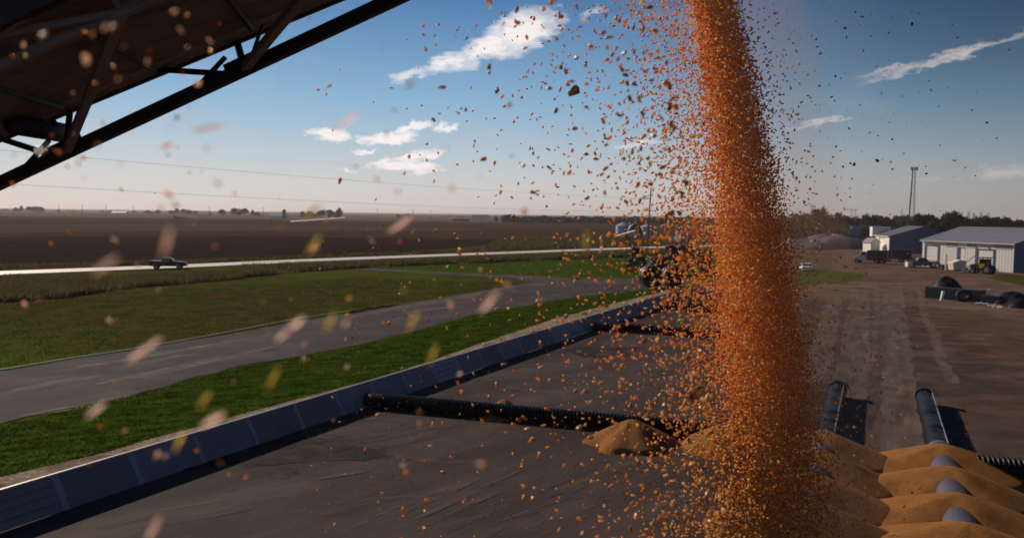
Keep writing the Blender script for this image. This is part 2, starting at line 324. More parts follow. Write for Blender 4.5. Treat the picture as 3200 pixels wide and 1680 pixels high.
def wob(pts, amp, step):       # wobble a polyline outline so that no edge is ruler straight
    out = []
    for i in range(len(pts)):
        a = Vector(pts[i]); b = Vector(pts[(i+1) % len(pts)]); n = max(1, int((b-a).length/step))
        for k in range(min(n, 60)):
            q = a.lerp(b, k/min(n, 60)); d = (b-a).normalized(); w = Vector((-d.y, d.x, 0))
            out.append(q + w*(random.gauss(0, 1)*amp if k else 0))
    return out

# ------------------------------------------------------------------ setting
sheet('ground', [(-12000, -300), (12000, -300), (12000, 16000), (-12000, 16000)], 0, MT['field'])
sheet('field', gp([(-1500, 672), (900, 690), (2300, 700), (2300, 696), (2500, 690), (2500, 686), (-1500, 640)])[:0] or [(-5000, 1100), (5000, 800), (6000, 9000), (-6000, 9000)], .02, MT['field_far'])
sheet('field', gp([(-200, 740), (800, 737), (1560, 748), (1720, 750), (1560, 770), (1300, 800), (700, 818), (-200, 845)]), .03, MT['field_dark'])
sheet('field', gp([(-200, 704), (600, 700), (1500, 712), (1500, 722), (700, 722), (-200, 728)]), .03, MT['field_tan'])
# meadow and verges on both sides of the road
sheet('meadow', gp([(-400, 838), (600, 819), (1200, 795), (1500, 768), (1640, 742), (1950, 738), (3300, 745), (3300, 800), (2500, 900), (2300, 960), (1243, 1170), (-300, 1560), (-900, 1560), (-900, 840)]), .04, MT['meadow'])
RW = [(-600, 884), (-200, 869), (0, 853), (560, 832), (1000, 812), (1500, 793), (2040, 773), (2420, 762), (2600, 757)]
def strip(name, line, w, z, m, amp=0):
    Lp = []; Rp = []; n = len(line)
    for i, p in enumerate(line):
        d = (line[min(i+1, n-1)]-line[max(i-1, 0)]).normalized(); q = Vector((-d.y, d.x, 0))*w/2
        if name == 'scuff': q *= max(.06, math.sin(math.pi*i/(n-1)))**.6
        Lp.append(p+q); Rp.append(p-q)
    pts = Lp+Rp[::-1]
    return sheet(name, wob(pts, amp, 1.2 if name == 'wheel_track' else 3) if amp else pts, z, m)
rl = [G(*p) for p in RW]
strip('road_shoulder', rl, 15, .05, MT['verge'], .4)
strip('road', rl, 7.5, .06, MT['road'])
LAWN_FAR = [(1120, 836), (1500, 805), (1900, 790), (2250, 784), (2600, 790), (2600, 860), (2240, 872), (1740, 864), (1491, 854)]
sheet('lawn', wob(gp(LAWN_FAR), .3, 3), .055, MT['lawn'])
LAWN_NEAR = [(-400, 1440), (0, 1335), (410, 1240), (746, 1150), (1118, 1085), (1491, 986), (1740, 942), (2038, 903), (2120, 895), (2060, 915), (2013, 925), (1740, 994), (1243, 1162), (700, 1311), (488, 1368), (355, 1408), (0, 1493), (-400, 1590)]
sheet('lawn', wob(gp(LAWN_NEAR), .12, 1.5), .055, MT['lawn'])
sheet('lawn', wob(gp([(420, 915), (900, 880), (1300, 868), (1600, 884), (1450, 890), (1000, 890), (600, 915), (420, 925)]), .5, 3), .05, MT['lawn'])
DRIVE = [(-500, 1450), (0, 1327), (410, 1237), (746, 1145), (1118, 1081), (1491, 982), (1740, 938), (2038, 901), (2150, 893), (2600, 900), (2600, 872), (2237, 874), (1988, 872), (1740, 866), (1491, 856), (1094, 835), (960, 829), (960, 836), (1094, 843), (1367, 857), (1591, 870), (1665, 884), (1600, 893), (1491, 913), (1243, 957), (932, 1009), (621, 1062), (311, 1112), (0, 1162), (-500, 1240)]
sheet('gravel_drive', wob(gp(DRIVE), .13, 1.2), .07, MT['gravel'])
W0 = Vector((-7.68, 41.0, 0))
def wl(s, t=0, z=0): return W0 + DL*s + DT*t + Vector((0, 0, z))      # along the long wall, across it, up
sheet('berm', [wl(-45, -9.5), wl(78, -9.5), wl(78, 0.0), wl(-45, .0)], .048, MT['berm'])
pad_pts = [wl(-60, .0), wl(-60, 70), G(4200, 1100), G(4200, 900), G(3500, 800), G(3100, 775), G(2900, 765), G(2400, 785), G(2300, 880), wl(72, 0)]
sheet('yard', pad_pts, .075, MT['yard'])
sheet('storage_pad', wob([wl(-60, 0), wl(70, 0), wl(70, 20), wl(30, 33), wl(-60, 40)], .1, 3), .09, MT['pad'])
sheet('grass_patch', wob(gp([(2470, 850), (2560, 842), (2680, 855), (2705, 866), (2640, 884), (2480, 896)]), .3, 2), .10, MT['lawn'])
sheet('grass_patch', wob(gp([(3080, 868), (3150, 858), (3400, 880), (3400, 915), (3180, 890)]), .3, 2), .10, MT['meadow'])
MT['blend'] = worn('dirt_spread', (.074, .050, .039), (.14, .098, .077), .16, (1, 1.5, 1), 0, .38, .66, 1.0)
MT['blend'].node_tree.nodes['Principled BSDF'].inputs['Specular IOR Level'].default_value = 0
for off in (0, 5):
    sheet('dirt_spread', wob([wl(71+off, 10), wl(71, 26+off), wl(34, 40+off), wl(-40, 47+off), wl(-40, 31-off), wl(28, 22-off), wl(60, 12-off*.5)], .8, 2.5), .094+off*.001, MT['blend'])
# dusty wheel tracks crossing the yard
for (a, b, w) in [((2690, 905), (2640, 1420), 2.2), ((2790, 905), (2810, 1420), 2.4), ((2610, 925), (2540, 1200), 1.8), ((2740, 900), (2725, 1350), .8), ((2870, 905), (2970, 1200), .8)]:
    A = G(*a); B = G(*b); strip('wheel_track', [A.lerp(B, i/6)+Vector((random.uniform(-.2, .2), 0, 0)) for i in range(7)], w, .105, MT['track'], .12)
for (a, b, w) in [((1400, 1660), (1990, 1400), .45), ((1650, 1670), (2120, 1460), .5), ((1500, 1690), (2040, 1420), .25)]:
    A = G(*a); B = G(*b); strip('wheel_track', [A.lerp(B, i/6) for i in range(7)], w, .105, MT['pad_scuff'], .06)
sheet('side_road', gp([(905, 690), (1075, 678.5), (1080, 680.5), (910, 693)]), .05, MT['road'])

# blades: weeds in the ditch, grass on the two lawns
def blades(name, n, sampler, h, w, m, label_kind='stuff'):
    P0 = sampler(n); n = len(P0); a = rng.uniform(0, 2*np.pi, n); hh = h*rng.uniform(.4, 1.3, n); ww = w*rng.uniform(.6, 1.4, n)
    dx = np.cos(a)*ww; dy = np.sin(a)*ww; lean = rng.normal(0, .35, (n, 2))*hh[:, None]
    V = np.zeros((n, 3, 3)); V[:, 0] = P0; V[:, 1] = P0; V[:, 2] = P0
    V[:, 0, 0] -= dx; V[:, 0, 1] -= dy; V[:, 1, 0] += dx; V[:, 1, 1] += dy
    V[:, 2, :2] += lean; V[:, 2, 2] += hh
    me = np_mesh(name, V.reshape(-1, 3), np.arange(3*n).reshape(-1, 3), m, False)
    o = bpy.data.objects.new(name, me); COL.objects.link(o); o['kind'] = label_kind; return o
def poly_sampler(pix, z, clump=0):
    pts = np.array([[p.x, p.y] for p in gp(pix)])
    def inside(q):
        c = np.zeros(len(q), bool); j = len(pts)-1
        for i in range(len(pts)):
            xi, yi = pts[i]; xj, yj = pts[j]
            c ^= ((yi > q[:, 1]) != (yj > q[:, 1])) & (q[:, 0] < (xj-xi)*(q[:, 1]-yi)/(yj-yi+1e-12)+xi); j = i
        return c
    def f(n):
        lo = pts.min(0); hi = pts.max(0); out = []
        while sum(map(len, out)) < n:
            q = rng.uniform(lo, hi, (n*2, 2))
            if clump:
                v = np.sin(q[:, 0]*clump)*np.sin(q[:, 1]*clump*1.3+q[:, 0]*.4)+rng.normal(0, .6, len(q)); q = q[v > 0]
            out.append(q[inside(q)])
        q = np.concatenate(out)[:n]; return np.c_[q, np.full(len(q), z)]
    return f
blades('grass', 90000, poly_sampler(LAWN_NEAR, .05), .10, .05, MT['grassblade'])
blades('grass', 30000, poly_sampler(LAWN_FAR, .05), .15, .09, MT['grassblade'])
MEAD = [(-300, 950), (500, 905), (1100, 870), (1640, 885), (1243, 950), (621, 1055), (0, 1150), (-300, 1180)]
blades('meadow_grass', 60000, poly_sampler(MEAD, .045), .065, .11, MT['meadowblade'])
blades('weeds', 26000, poly_sampler([(-300, 880), (300, 872), (760, 858), (760, 872), (420, 900), (180, 935), (-300, 965)], .05, .3), .85, .12, MT['weeds'])
blades('weeds', 22000, poly_sampler([(760, 838), (1100, 828), (1500, 812), (1950, 795), (2250, 785), (2250, 792), (1900, 806), (1300, 830), (1000, 846), (760, 868)], .05, .2), .9, .16, MT['weeds'])
blades('weeds', 9000, poly_sampler([(-300, 850), (600, 822), (1500, 785), (1500, 781), (600, 817), (-300, 842)], .05, .2), .6, .12, MT['weeds'])
blades('weeds', 12000, poly_sampler([(1560, 752), (1900, 745), (2250, 750), (2250, 765), (1500, 785)], .05, .1), 1.1, .3, MT['weeds'])

# ------------------------------------------------------------------ bunker walls
def bunker_wall(name, frame, s0, s1, label, H=1.17, lean=.60, step=2.95, pale=(), h_end=None):
    root = empty(name, frame(s0), 0, label, 'wall'); inv = Matrix.Translation(frame(s0)).inverted()
    n = int(round((s1-s0)/step)); i0 = 0
    for i in range(n):
        a = s0+i*step; b = a+step
        m = MB(); q = [frame(a+.01, 0, .09), frame(b-.01, 0, .09), frame(b-.01, -lean, H), frame(a+.01, -lean, H)]
        ofs = (frame(0, -.05, 0)-frame(0, 0, 0))
        vs = [m.b.verts.new(inv @ p) for p in q]+[m.b.verts.new(inv @ (p+ofs)) for p in q]
        for f in ((0, 1, 2, 3), (7, 6, 5, 4), (0, 4, 5, 1), (1, 5, 6, 2), (2, 6, 7, 3), (3, 7, 4, 0)): m.b.faces.new([vs[k] for k in f])
        pn = m.build('panel', MT['panel_pale'] if i in pale else MT['panel'], root)
        if i in pale: pn['label'] = 'paler blue panel'
        m = MB()       # horizontal pressed ribs, only readable on some panels
        for k in (range(1, 4) if i in pale or i == 8 else ()):
            t = k/4; A = frame(a+.25, -lean*t+.012, .09+(H-.09)*t); B = frame(b-.25, -lean*t+.012, .09+(H-.09)*t)
            m.bar(inv @ A, inv @ B, .03, .05)
        if i in pale or i == 8: m.build('rib', MT['panel'], pn)
        m = MB()       # joint cover strip
        A = frame(b, .02, .1); B = frame(b, -lean+.02, H-.01)
        w = frame(.11, 0, 0)-frame(-.11, 0, 0); vs = [inv @ (A-w/2), inv @ (A+w/2), inv @ (B+w/2), inv @ (B-w/2)]
        o2 = frame(0, .012, 0)-frame(0, 0, 0); v8 = [m.b.verts.new(p) for p in vs]+[m.b.verts.new(p-o2) for p in vs]
        for f in ((0, 1, 2, 3), (7, 6, 5, 4), (0, 4, 5, 1), (1, 5, 6, 2), (2, 6, 7, 3), (3, 7, 4, 0)): m.b.faces.new([v8[k] for k in f])
        m.build('joint_strip', MT['panel_pale'], root)
        m = MB(); m.bar(inv @ frame(b, -lean-.07, H-.03), inv @ frame(b, -1.25, .09), .07, .09)     # back brace
        m.bar(inv @ frame(b, -.05, .12), inv @ frame(b, -1.25, .12), .07, .06); m.build('brace', MT['steel_brace'], root)
    m = MB(); m.bar(inv @ frame(s0, -lean-.01, H+.025), inv @ frame(s1, -lean-.01, H+.025), .075, .05); m.build('top_rim', MT['rim'], root)
    return root
bunker_wall('bunker_wall', wl, -42.3, 66.85, 'long leaning blue steel bunker wall running from lower left beside the gravel berm', pale=(17, 23, 24))
def wl2(s, t=0, z=0): return wl(67.0, 0) + DT*s - DL*t + Vector((0, 0, z))
bunker_wall('bunker_wall', wl2, 0, 11.8, 'short blue bunker end wall beyond the row of black pipes behind the falling corn')

# ------------------------------------------------------------------ ducts
def duct(name, a, b, r, label, ribs=True, step=.16, m='black', group=None, n=20):
    a = Vector(a); b = Vector(b); L_ = (b-a).length; pts = []; rad = []; k = int(L_/step)
    if ribs:
        for i in range(k):
            for f, dr in ((0, 0), (.2, .045), (.55, .045), (.75, 0)):
                pts.append(a.lerp(b, (i+f)/k)-a); rad.append(r-.045+dr)
    else:
        for i in range(k+1):
            pts.append(a.lerp(b, i/k)-a+Vector((random.gauss(0, .012), random.gauss(0, .012), 0))); rad.append(r*(1+random.gauss(0, .022)))
    mb = MB(); mb.tube(pts, rad, n)
    o = mb.build(name, MT[m], None, not ribs, loc=a); return tag(o, label, 'duct', group)
def gz(px, py, r): p = G(px, py); p.z = .09+r; return p
T1a = Vector((-6.45, 41.7, .47)); T1d = Vector((.951, -.309, 0))
duct('corrugated_duct', T1a, T1a+T1d*18, .38, 'near black corrugated duct running from the blue wall towards the falling corn', step=.17)
duct('corrugated_duct', T1a+T1d*25.5, T1a+T1d*42, .45, 'black corrugated duct leaving the corn mounds at the right edge', step=.17) if False else None
T2a = Vector((7.9, 71.0, .47))
duct('corrugated_duct', T2a, T2a+T1d*16, .38, 'far black corrugated duct crossing behind the person in the vest', step=.2)
TR = Vector((16.3, 32.0, .55)); duct('corrugated_duct', TR, TR+T1d*12, .45, 'black corrugated duct leaving the corn mounds at the right edge', step=.17)
# grey wall collars where ducts come through
for p, lb in ((T1a, 'small black collar where the near corrugated duct meets the blue wall'), (T2a, 'small black collar where the far corrugated duct meets the blue wall')):
    mb = MB(); mb.tube([(-.9, .29, 0), (-.75, .24, 0), (-.7, .22, .0), (0.05, -.02, 0)], [.37, .37, .35, .33], 18); tag(mb.build('duct_collar', MT['black'], None, loc=p), lb, 'collar')
AZD = R(23.6); DD = Vector((math.sin(AZD), math.cos(AZD), 0))
D1e = Vector((18.2, 45.8, .55)); D2e = Vector((22.3, 44.3, .55))
def wrapped(e, s0, s1, label):
    root = empty('wrapped_duct', e-Vector((0, 0, .5)), 0, label, 'duct'); pts = []; rad = []; k = int((s1-s0)/.22)
    for i in range(k+1):
        s = s1-(s1-s0)*i/k; fl = .0 if s < -.4 else .03
        if s < -11.6: fl = 0.06
        pts.append(DD*s+Vector((random.gauss(0, .01), random.gauss(0, .01), .45+random.gauss(0, .006)))); rad.append(.44+fl+random.gauss(0, .014))
    MB().tube(pts, rad, 26, closed=False).build('tube', MT['wrap'], root, True)
    MB().tube([DD*q+Vector((0, 0, .45)) for q in (-11.9, -16, -20, s0-.1)], .53, 26, closed=False).build('inner_sleeve', MT['sleeve'], root, True)
    m = MB(); pp = [DD*(s1-(s1-s0)*i/k)+Vector((math.cos(AZD), -math.sin(AZD), 0))*.33+Vector((0, 0, .78+random.gauss(0, .012))) for i in range(k+1)]
    m.tube(pp, .02, 6).build('seam', MT['panel_pale'], root)
    m = MB()          # loose flap of plastic at the far end
    c = DD*s1+Vector((0, 0, .5)); x = Vector((math.cos(AZD), -math.sin(AZD), 0))
    prev = None
    for i in range(9):
        t = i/8; a = c+x*(.35+.42*t)+Vector((0, 0, .45-.9*t*t))+DD*random.uniform(-.15, .12); b = a-DD*(.8-.5*t)+Vector((0, 0, random.uniform(-.05, .05)))
        va, vb = m.b.verts.new(a), m.b.verts.new(b)
        if prev: m.b.faces.new((prev[0], prev[1], vb, va))
        prev = (va, vb)
    f = m.build('loose_flap', MT['wrap'], root, True); sd = f.modifiers.new('t', 'SOLIDIFY'); sd.thickness = .012
    m = MB(); m.cyl(c-DD*.5, c-DD*.46, .47, n=24).build('end_cap', MT['black'], root)
    return root
wrapped(D1e, -24, 0, 'left plastic-wrapped black duct with torn end beside the falling corn')
wrapped(D2e, -24, 0, 'right plastic-wrapped black duct with torn end sticking out of the corn mounds')
# row of loose black pipes by the far end wall
for i in range(8):
    a = wl(52.5+random.uniform(-.3, .3), 2.0+i*1.35, 0); a.z = .53; b = a+DL*11.5
    duct('loose_pipe', a, b, .44, ['first', 'second', 'third', 'fourth', 'fifth', 'sixth', 'seventh', 'eighth'][i]+' black pipe from the blue wall in the row lying at the far end', step=.5, group='black pipes lying side by side', n=16)

# ------------------------------------------------------------------ corn mounds
def mound(c, h, r, label, ex=1.0, seed=0, group='corn mounds over the ducts', rot=AZD, dome=False):
    rg = np.random.default_rng(seed); nr, na = 26, 64; V = [(0, 0, h*.95)]; ph = rg.uniform(0, 6.28, 6); am = rg.uniform(.012, .05, 6)
    for i in range(1, nr+1):
        t = i/nr
        for k in range(na):
            a = 2*math.pi*k/na; w = 1+sum(am[j]*math.sin((j+2)*a+ph[j]) for j in range(6))
            z = h*(1.075-math.sqrt(t*t+.016)*1.0)*(1+.02*math.sin(9*t+ph[0]+3*a)*t)
            if dome: z = h*(1-t*t)**.8*(1+.08*math.sin(5*t+3*a+ph[1]))
            elif t > .88: z = h*.19*((1-t)/.12)**1.3
            x = math.cos(a)*r*t*w*ex; y = math.sin(a)*r*t*w
            V.append((x*math.cos(rot)+y*math.sin(rot), -x*math.sin(rot)+y*math.cos(rot), max(z, 0)-.02*(i == nr)))
    Fc = []
    for k in range(na): Fc.append((0, 1+k, 1+(k+1) % na, 0))
    b = bmesh.new(); vs = [b.verts.new(v) for v in V]
    for k in range(na): b.faces.new((vs[0], vs[1+k], vs[1+(k+1) % na]))
    for i in range(nr-1):
        for k in range(na): b.faces.new((vs[1+i*na+k], vs[1+(i+1)*na+k], vs[1+(i+1)*na+(k+1) % na], vs[1+i*na+(k+1) % na]))
    me = bpy.data.meshes.new('corn_mound'); b.to_mesh(me); b.free(); me.materials.append(MT['corn_pile']); me.polygons.foreach_set('use_smooth', [True]*len(me.polygons))
    o = bpy.data.objects.new('corn_mound', me); COL.objects.link(o); o.location = (c[0], c[1], .09); return tag(o, label, 'corn pile', group)
d2n = ['farthest', 'second farthest', 'third farthest', 'fourth farthest', 'fifth farthest', 'sixth farthest']
for k, Y in enumerate((31.9, 29.0, 26.1, 23.5, 20.8)):
    p = D2e + DD*((Y-D2e.y)/DD.y); mound(p+Vector((.05, 0, 0)), 1.24, 2.3, d2n[k]+' corn mound over the right plastic-wrapped duct', ex=1.42, seed=k)
    p = D1e + DD*((Y+1.6-D1e.y)/DD.y); mound(p, 1.3+.02*k, 2.35, d2n[k]+' corn mound over the left duct, behind the falling corn', ex=1.35, seed=20+k)
mound((5.3, 35.7), 1.12, 1.95, 'small lone corn mound against the near corrugated duct', seed=41, group=None)
mound((10.0, 35.3), 1.35, 2.6, 'corn mound at the corrugated duct, half hidden by the falling corn', seed=42, group=None)
mound((-.75, 39.95), .38, .85, 'tiny shaded corn mound in front of the near corrugated duct', seed=43, group=None)
mound((-.3, 40.75), .78, 1.1, 'low corn mound showing just behind the near corrugated duct', seed=44, group=None)

def spilled(n):
    c = np.array([[5.3, 34.5, 3.0], [10, 33.5, 4.0], [-.6, 39.2, 2.2], [8, 27, 7.0], [2, 33, 9.0]]); k = rng.integers(0, 5, n); p = c[k, :2]+rng.normal(0, 1, (n, 2))*c[k, 2:3]*.55
    return np.c_[p, np.full(n, .115)]
SP = spilled(2600)
def spill_mesh():
    V = []; n = len(SP); a = rng.uniform(0, 6.28, n); L_ = rng.uniform(.012, .03, n); base = np.array([[-1, 0, 0], [0, -.6, 0], [1, 0, 0], [0, .6, 0], [0, 0, .8]])
    ca, sa = np.cos(a), np.sin(a); x = base[None, :, 0]*ca[:, None]-base[None, :, 1]*sa[:, None]; y = base[None, :, 0]*sa[:, None]+base[None, :, 1]*ca[:, None]
    V = np.stack([x*L_[:, None]+SP[:, None, 0], y*L_[:, None]+SP[:, None, 1], base[None, :, 2]*L_[:, None]+SP[:, None, 2]], 2).reshape(-1, 3)
    F0 = np.array([[0, 1, 4], [1, 2, 4], [2, 3, 4], [3, 0, 4]]); return np_mesh('spilled_corn', V, (F0[None]+np.arange(n)[:, None, None]*5).reshape(-1, 3), MT['corn_pile'], False)
so_ = bpy.data.objects.new('spilled_corn', spill_mesh()); COL.objects.link(so_); tag(so_, 'loose corn kernels spilled over the pad around the mounds', 'corn', kind='stuff')

# ------------------------------------------------------------------ hose along the meadow, stains, litter
pts = [G(x, y, .12) for x, y in [(-200, 1175), (-20, 1156), (27, 1152), (200, 1122), (399, 1093), (520, 1072), (643, 1050), (780, 1024), (910, 999), (1000, 984), (1090, 972)]]
tag(MB().tube(pts, .055, 8).build('hose', MT['rope'], None, True), 'long pale yellowish hose lying along the meadow edge above the gravel drive', 'hose')
pts = [G(x, y, .16) for x, y in [(1095, 976), (1120, 970), (1150, 962), (1165, 964), (1190, 957), (1215, 957), (1240, 948)]]
tag(MB().tube(pts, .09, 8).build('hose', MT['black'], None, True), 'short black hose lying in the grass where the pale hose ends', 'hose')
def stain(pix, z, m, name='stain', amp=.15):
    return sheet(name, wob(gp(pix), amp, .35), z, m)
stain([(835, 1488), (890, 1466), (925, 1472), (935, 1486), (900, 1505), (850, 1506)], .112, MT['pad_dark'], amp=.08)
stain([(1760, 1098), (1860, 1078), (2000, 1090), (1960, 1118), (1830, 1122)], .112, MT['pad_dark'])
stain([(560, 1420), (960, 1352), (1180, 1392), (1230, 1440), (1010, 1445), (760, 1470), (450, 1480)], .112, MT['pad_dark'])
stain([(960, 1330), (1200, 1310), (1420, 1330), (1300, 1390), (1180, 1412), (1000, 1372)], .115, MT['pad_scuff'])
for a, b, w in [((1270, 1440), (1400, 1455), .6), ((1180, 1415), (1290, 1445), .5), ((1400, 1450), (1500, 1465), .7), ((1450, 1190), (1850, 1180), 2.2), ((1500, 1290), (1800, 1250), 1.2), ((300, 1660), (900, 1560), 1.6), ((900, 1620), (1300, 1560), 1.2),
                ((1250, 1350), (1330, 1420), .35), ((1500, 1210), (1780, 1240), .5), ((1240, 1660), (1640, 1470), .3), ((1290, 1670), (1700, 1475), .3), ((1550, 1640), (2050, 1480), .35), ((700, 1540), (1150, 1480), .5), ((2150, 1500), (2000, 1640), .5), ((1600, 1150), (1900, 1135), .6),
                ((1700, 1560), (2100, 1420), .9), ((1960, 1150), (2200, 1160), 1.6), ((1100, 1660), (1500, 1500), .7)]:
    A = G(*a); B = G(*b); strip('scuff', [A.lerp(B, i/6) for i in range(7)], w, .118, MT['pad_scuff'], .08)
# worn streaks along the gravel drive, sun glints painted into their pale colour
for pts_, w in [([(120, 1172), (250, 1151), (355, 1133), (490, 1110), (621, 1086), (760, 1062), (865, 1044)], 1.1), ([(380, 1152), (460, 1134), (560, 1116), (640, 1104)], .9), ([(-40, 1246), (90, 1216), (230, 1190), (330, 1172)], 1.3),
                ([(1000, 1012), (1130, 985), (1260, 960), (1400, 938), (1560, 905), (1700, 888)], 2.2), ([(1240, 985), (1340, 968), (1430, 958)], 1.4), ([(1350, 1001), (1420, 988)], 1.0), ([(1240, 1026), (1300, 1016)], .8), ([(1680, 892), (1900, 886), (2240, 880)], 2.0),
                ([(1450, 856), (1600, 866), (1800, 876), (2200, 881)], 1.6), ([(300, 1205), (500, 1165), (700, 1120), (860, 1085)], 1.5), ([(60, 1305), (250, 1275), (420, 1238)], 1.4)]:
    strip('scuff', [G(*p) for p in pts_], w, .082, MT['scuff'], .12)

# ------------------------------------------------------------------ conveyor overhead (upper left)
def KP(px, Yf=None):            # keel centre line in the photo
    y = 572-0.466*(px); Y = 8.9-.0006*(px+350) if Yf is None else Yf
    return D(px, y, Y)
KA, KB, KC, KZ = KP(208), KP(763), KP(1318), KP(-347)
KDIR = (KB-KA)
conv = empty('grain_conveyor', KA, 0, 'dark steel truss grain conveyor rising overhead at upper left with rusty belly pan', 'conveyor')
def cbar(name, prs, w, m, h=None):
    mb = MB()
    for a, b in prs: mb.bar(Vector(a)-KA, Vector(b)-KA, w, h)
    return mb.build(name, m, conv, bevel=.006)
nodes = [KA+KDIR*i for i in range(-3, 5)]
o = cbar('bottom_chord', [(nodes[0], nodes[-1])], .10, MT['steel_dark'], .12)
FE = lambda i: D(0, 424, 9.3)+(KDIR)*i*1.0        # far edge of the pan
FE0 = D(20, 420, 9.3); FE1 = D(860, 72, 8.6); FD = (FE1-FE0).normalized()
def far(s): return FE0+FD*s
NE = Vector((.42, -2.95, .0))
def near(s): return far(s)+NE
s0, s1 = -7.0, 7.0
mb = MB(); n = 48; T = Vector((0, 0, .22))
for i in range(n):
    a, b = s0+(s1-s0)*i/n, s0+(s1-s0)*(i+1)/n
    # rolled pan: shallow trough, three facets across
    prof = [(0, -.18), (.10, -.19), (.28, -.30), (.72, -.30), (.90, -.19), (1, -.18)]
    for k in range(5):
        (u0, z0), (u1, z1) = prof[k], prof[k+1]
        q = [far(a)+NE*u0+Vector((0, 0, z0+.16)), far(b)+NE*u0+Vector((0, 0, z0+.16)), far(b)+NE*u1+Vector((0, 0, z1+.16)), far(a)+NE*u1+Vector((0, 0, z1+.16))]
        mb.b.faces.new([mb.b.verts.new(v-KA) for v in q])
bmesh.ops.remove_doubles(mb.b, verts=mb.b.verts, dist=.001)
pan = mb.build('belly_pan', MT['pan'], conv); sd = pan.modifiers.new('t', 'SOLIDIFY'); sd.thickness = .01
mb = MB(); mb.bar(far(s0)-KA, far(s1)-KA, .06, .10); mb.bar(near(s0)-KA, near(s1)-KA, .08, .14); mb.build('side_rail', MT['steel_dark'], conv)
mb = MB(); mb.bar(near(s0)-KA+Vector((0, 0, .06)), near(s1)-KA+Vector((0, 0, .06)), .03, .26); mb.build('side_board', MT['steel_dark'], conv)
def foot(nd): return (nd-FE0).dot(FD)
ni = 0
for nd in nodes[:-1]:
    f = foot(nd); m1 = NE*.90
    chord_far = [(nd, far(f+1.02)), (nd, far(f-.42))]
    cbar('strut', [(nd, far(f-.18))], .06, MT['steel_dark'])
    cbar('strut', [(nd+KDIR*-.06, far(f-1.15)+NE*.05)], .055, MT['steel_dark'])
    cbar('strut', [(nd, far(f+1.55)+m1+Vector((0, 0, -.22)))], .075, MT['steel_brace'])
    hub = far(f+1.55)+m1+Vector((0, 0, -.22))
    cbar('brace', [(hub, near(f+3.1)+Vector((0, 0, -.03))), (hub, near(f+.2)+Vector((0, 0, -.03)))], .05, MT['steel_brace'])
    cbar('brace', [(hub, near(f+1.5)+Vector((0, 0, -.03)))], .035, MT['steel_brace'])
    mb = MB(); mb.bar(nd-KA-KDIR.normalized()*.2+Vector((0, 0, .03)), nd-KA+KDIR.normalized()*.2+Vector((0, 0, .03)), .02, .19); g = mb.build('gusset', MT['steel_dark'], conv)
    # small knee links at the node
    cbar('knee_link', [(nd+KDIR*-.26+Vector((0, 0, .03)), nd+KDIR*-.10+Vector((0, 0, .20)))], .04, MT['steel_dark'])
    cbar('knee_link', [(nd+KDIR*.02, nd+KDIR*.10+Vector((0, 0, .34)))], .03, MT['steel_dark'])
mid = [far(foot(nd)+1.55)+NE*.90+Vector((0, 0, -.22)) for nd in nodes[:-1]]
cbar('middle_rail', [(mid[0], mid[-1])], .07, MT['steel_brace'])
for s_ in np.arange(s0+.4, s1, 1.1): cbar('cross_member', [(far(s_)+NE*.24+Vector((0, 0, -.165)), far(s_)+NE*.76+Vector((0, 0, -.165)))], .045, MT['steel_dark'])
# return roller hanging under the pan near the left edge
rc = D(140, 405, 8.7); mb = MB(); mb.cyl(rc-KA+Vector((0, -.55, 0)), rc-KA+Vector((0, .35, 0)), .105, n=20); mb.build('roller', MT['steel_dark'], conv, True)
mb = MB(); mb.bar(rc-KA, D(95, 372, 8.7)-KA, .05); mb.bar(rc-KA, D(175, 380, 8.7)-KA, .05); mb.build('roller_bracket', MT['steel_dark'], conv)

# ------------------------------------------------------------------ power line
def pole(base, h, r, label, arms=(), name='utility_pole', lean=0.0, group=None):
    root = empty(name, base, 0, label, 'pole', group); top = Vector((lean*h, 0, h))
    MB().cyl((0, 0, -.3), top, r, r*.62, 10).build('pole_shaft', MT['wood'], root)
    for z, l0, l1 in arms:
        c = Vector((lean*z, 0, z)); MB().bar(c+Vector((l0, -.15, .15)), c+Vector((l1, -.15, .15)), .18, .22).build('crossarm', MT['wood'], root)
        for x in (l0, l1):
            if abs(x) > .5: MB().cyl(c+Vector((x, -.15, .2)), c+Vector((x, -.15, -.45)), .11, .08, 8).build('insulator', MT['steel_dark'], root)
    return root
Bp = G(2022, 772); PH = 18.9
pole(Bp, PH, .30, 'tall wooden utility pole with crossarms standing left of the falling corn', [(15.2, -2.0, .1), (11.4, -2.0, 2.0), (7.6, -.1, .1)], lean=.045)
def wire(a, b, sag, label):
    a = Vector(a); b = Vector(b); n = 40; pts = []
    for i in range(n+1):
        t = i/n; p = a.lerp(b, t); p.z -= sag*4*t*(1-t); pts.append(p-a)
    o = MB().tube(pts, .018, 5).build('power_line', MT['wire'], None, loc=a); tag(o, label, 'wire')
wa = Bp+Vector((-1.2, 0, 15.0)); wb = Bp+Vector((-1.5, 0, 11.0)); far1 = D(-150, 455, 104); far2 = D(-250, 558, 97)
wire(far1, Bp+Vector((.7, 0, PH-3.6)), .9, 'upper thin power line crossing the sky from the conveyor to the pole')
wire(far2, Bp+Vector((-1.4, 0, 11.2)), .9, 'lower thin power line crossing the sky just above the horizon')
for i, (x, y, s) in enumerate(((484, 604, .06), (873, 621, .05))):
    mb = MB(); mb.sphere((0, 0, 0), (.32, .18, .2)); mb.sphere((.14, 0, .1), (.13, .11, .12)); mb.bar((-.12, 0, 0), (-.3, 0, -.08), .07, .03)
    q = D(x, y, 190 if i == 0 else 225); tag(mb.build('bird', MT['dark'], None, True, loc=q), ['small dark bird perched on the lower wire at left', 'tiny dark bird perched on the lower wire above the silo'][i], 'bird')
